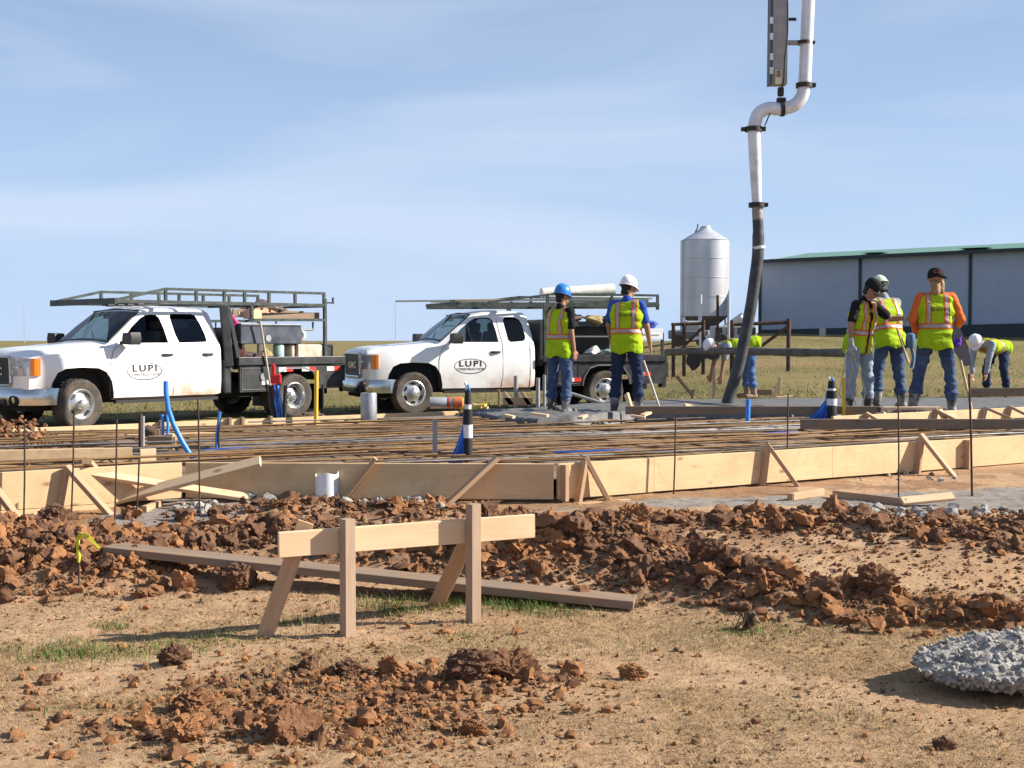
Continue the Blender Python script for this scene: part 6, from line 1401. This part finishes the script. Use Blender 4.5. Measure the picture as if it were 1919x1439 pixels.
MB().beam((-.75, -.3, .5), (-1.7, -.3, .35), .12, .12).build('tow_bar', M_PVC, fm)
ag = MB().tube([at(1340, 626, 60), at(1392, 590, 60)], .13, 10); ag.tube([at(1385, 594, 60), at(1391, 600, 60)], .2, 10); tag(ag.build('grain_auger', mat('auger_white', (.68, .67, .66), .5, var=.2), smooth=50), 'white slanted grain auger rising beside the silo', 'auger')
# a small vehicle far left of the silo
Yv = 64.0; gv = at(1290, 640, Yv); vz = hz(gv.x, gv.y)
qv = thing('farm_truck', 'small far off grey farm truck behind the rusty fence', 'truck', (gv.x, gv.y, vz))
MB().box((0, 0, .62), (1.9, 1.2, .45)).build('body', mat('far_grey', (.20, .20, .21), .6, var=.4, vscale=3), qv, bevel=.08); MB().box((.2, 0, 1.05), (.9, 1.1, .5)).build('cab', mat('far_pale', (.45, .46, .46), .5, var=.3), qv, bevel=.1)
for x in (-.6, .6): MB().lathe([(0, -.1), (.3, -.1), (.3, .1), (0, .1)], 16, Matrix.Translation((x, -.6, .3)) @ Matrix.Rotation(R(90), 4, 'X')).build('wheel', M_TYRE, qv)
# stake marks on the far grass, wooden posts, plant
for k, (px0, y0, px1, y1, lab) in enumerate([(1461, 706, 1460, 740, 'bare stake standing on the far grass'), (1457, 718, 1446, 742, 'short brace leaning on the far grass stake'), (1826, 608, 1828, 630, 'far pale stake before the barn')][:2]):
    q = at(px1, y1, 22.5); p = at(px0, y0, 22.5); q.z = min(q.z, hz(q.x, q.y)); tag(board('stake', q, p, .05, .05, W_NEW), lab, 'stake')
tag(board('stake', Vector((at(1542, 634, 70).x, 70, hz(at(1542, 634, 70).x, 70) - .1)), at(1541, 627, 70) + Vector((0, 0, .35)), .3, .2, mat('pale_stone', (.5, .47, .42), .8)), 'small pale marker post by the barn base', 'post')
fo = board('form_board', at(1820, 733, 22.6) + Vector((0, 0, -.02)), at(2100, 731, 22.6) + Vector((0, 0, -.02)), .15, .04, W_OLD); tag(fo, 'dark board at the far slab edge before the bent worker', 'board')
fo = board('form_board', at(1418, 735, 22.4), at(1446, 735, 22.4), .10, .04, W_OLD); tag(fo, 'short dark board end by the stooping worker boots', 'board')
# thin far masts on the horizon
for px, y0, lab in ((45, 570, 'thin far mast left of the first truck'), (741, 562, 'thin far mast above the second truck hood')):
    Y = 320.0; p = at(px, y0, Y); q = Vector((p.x, p.y, hz(p.x, p.y) - .5)); tag(MB().tube([q, p], [.09, .05], 6).build('radio_mast', mat('mast_grey', (.35, .38, .42), .6)), lab, 'mast')
# stakes stacked along the far slab
for k, (px0, y0, px1, y1) in enumerate([(1268, 705, 1298, 742), (1298, 732, 1297, 745), (1338, 690, 1337, 742), (1340, 718, 1338, 744)]):
    q = at(px1, y1, 22.0); p = at(px0, y0, 22.1); tag(board('stake', q, p, .05, .04, (W_OLD, W_OLD, W_STK, W_NEW)[k]), ['crooked grey stick slanting at the far slab edge', 'stubby grey stake at the far slab edge', 'pale upright stake beside the stooping worker hands', 'stubby fresh stake beside the stooping worker hands'][k], 'stake')
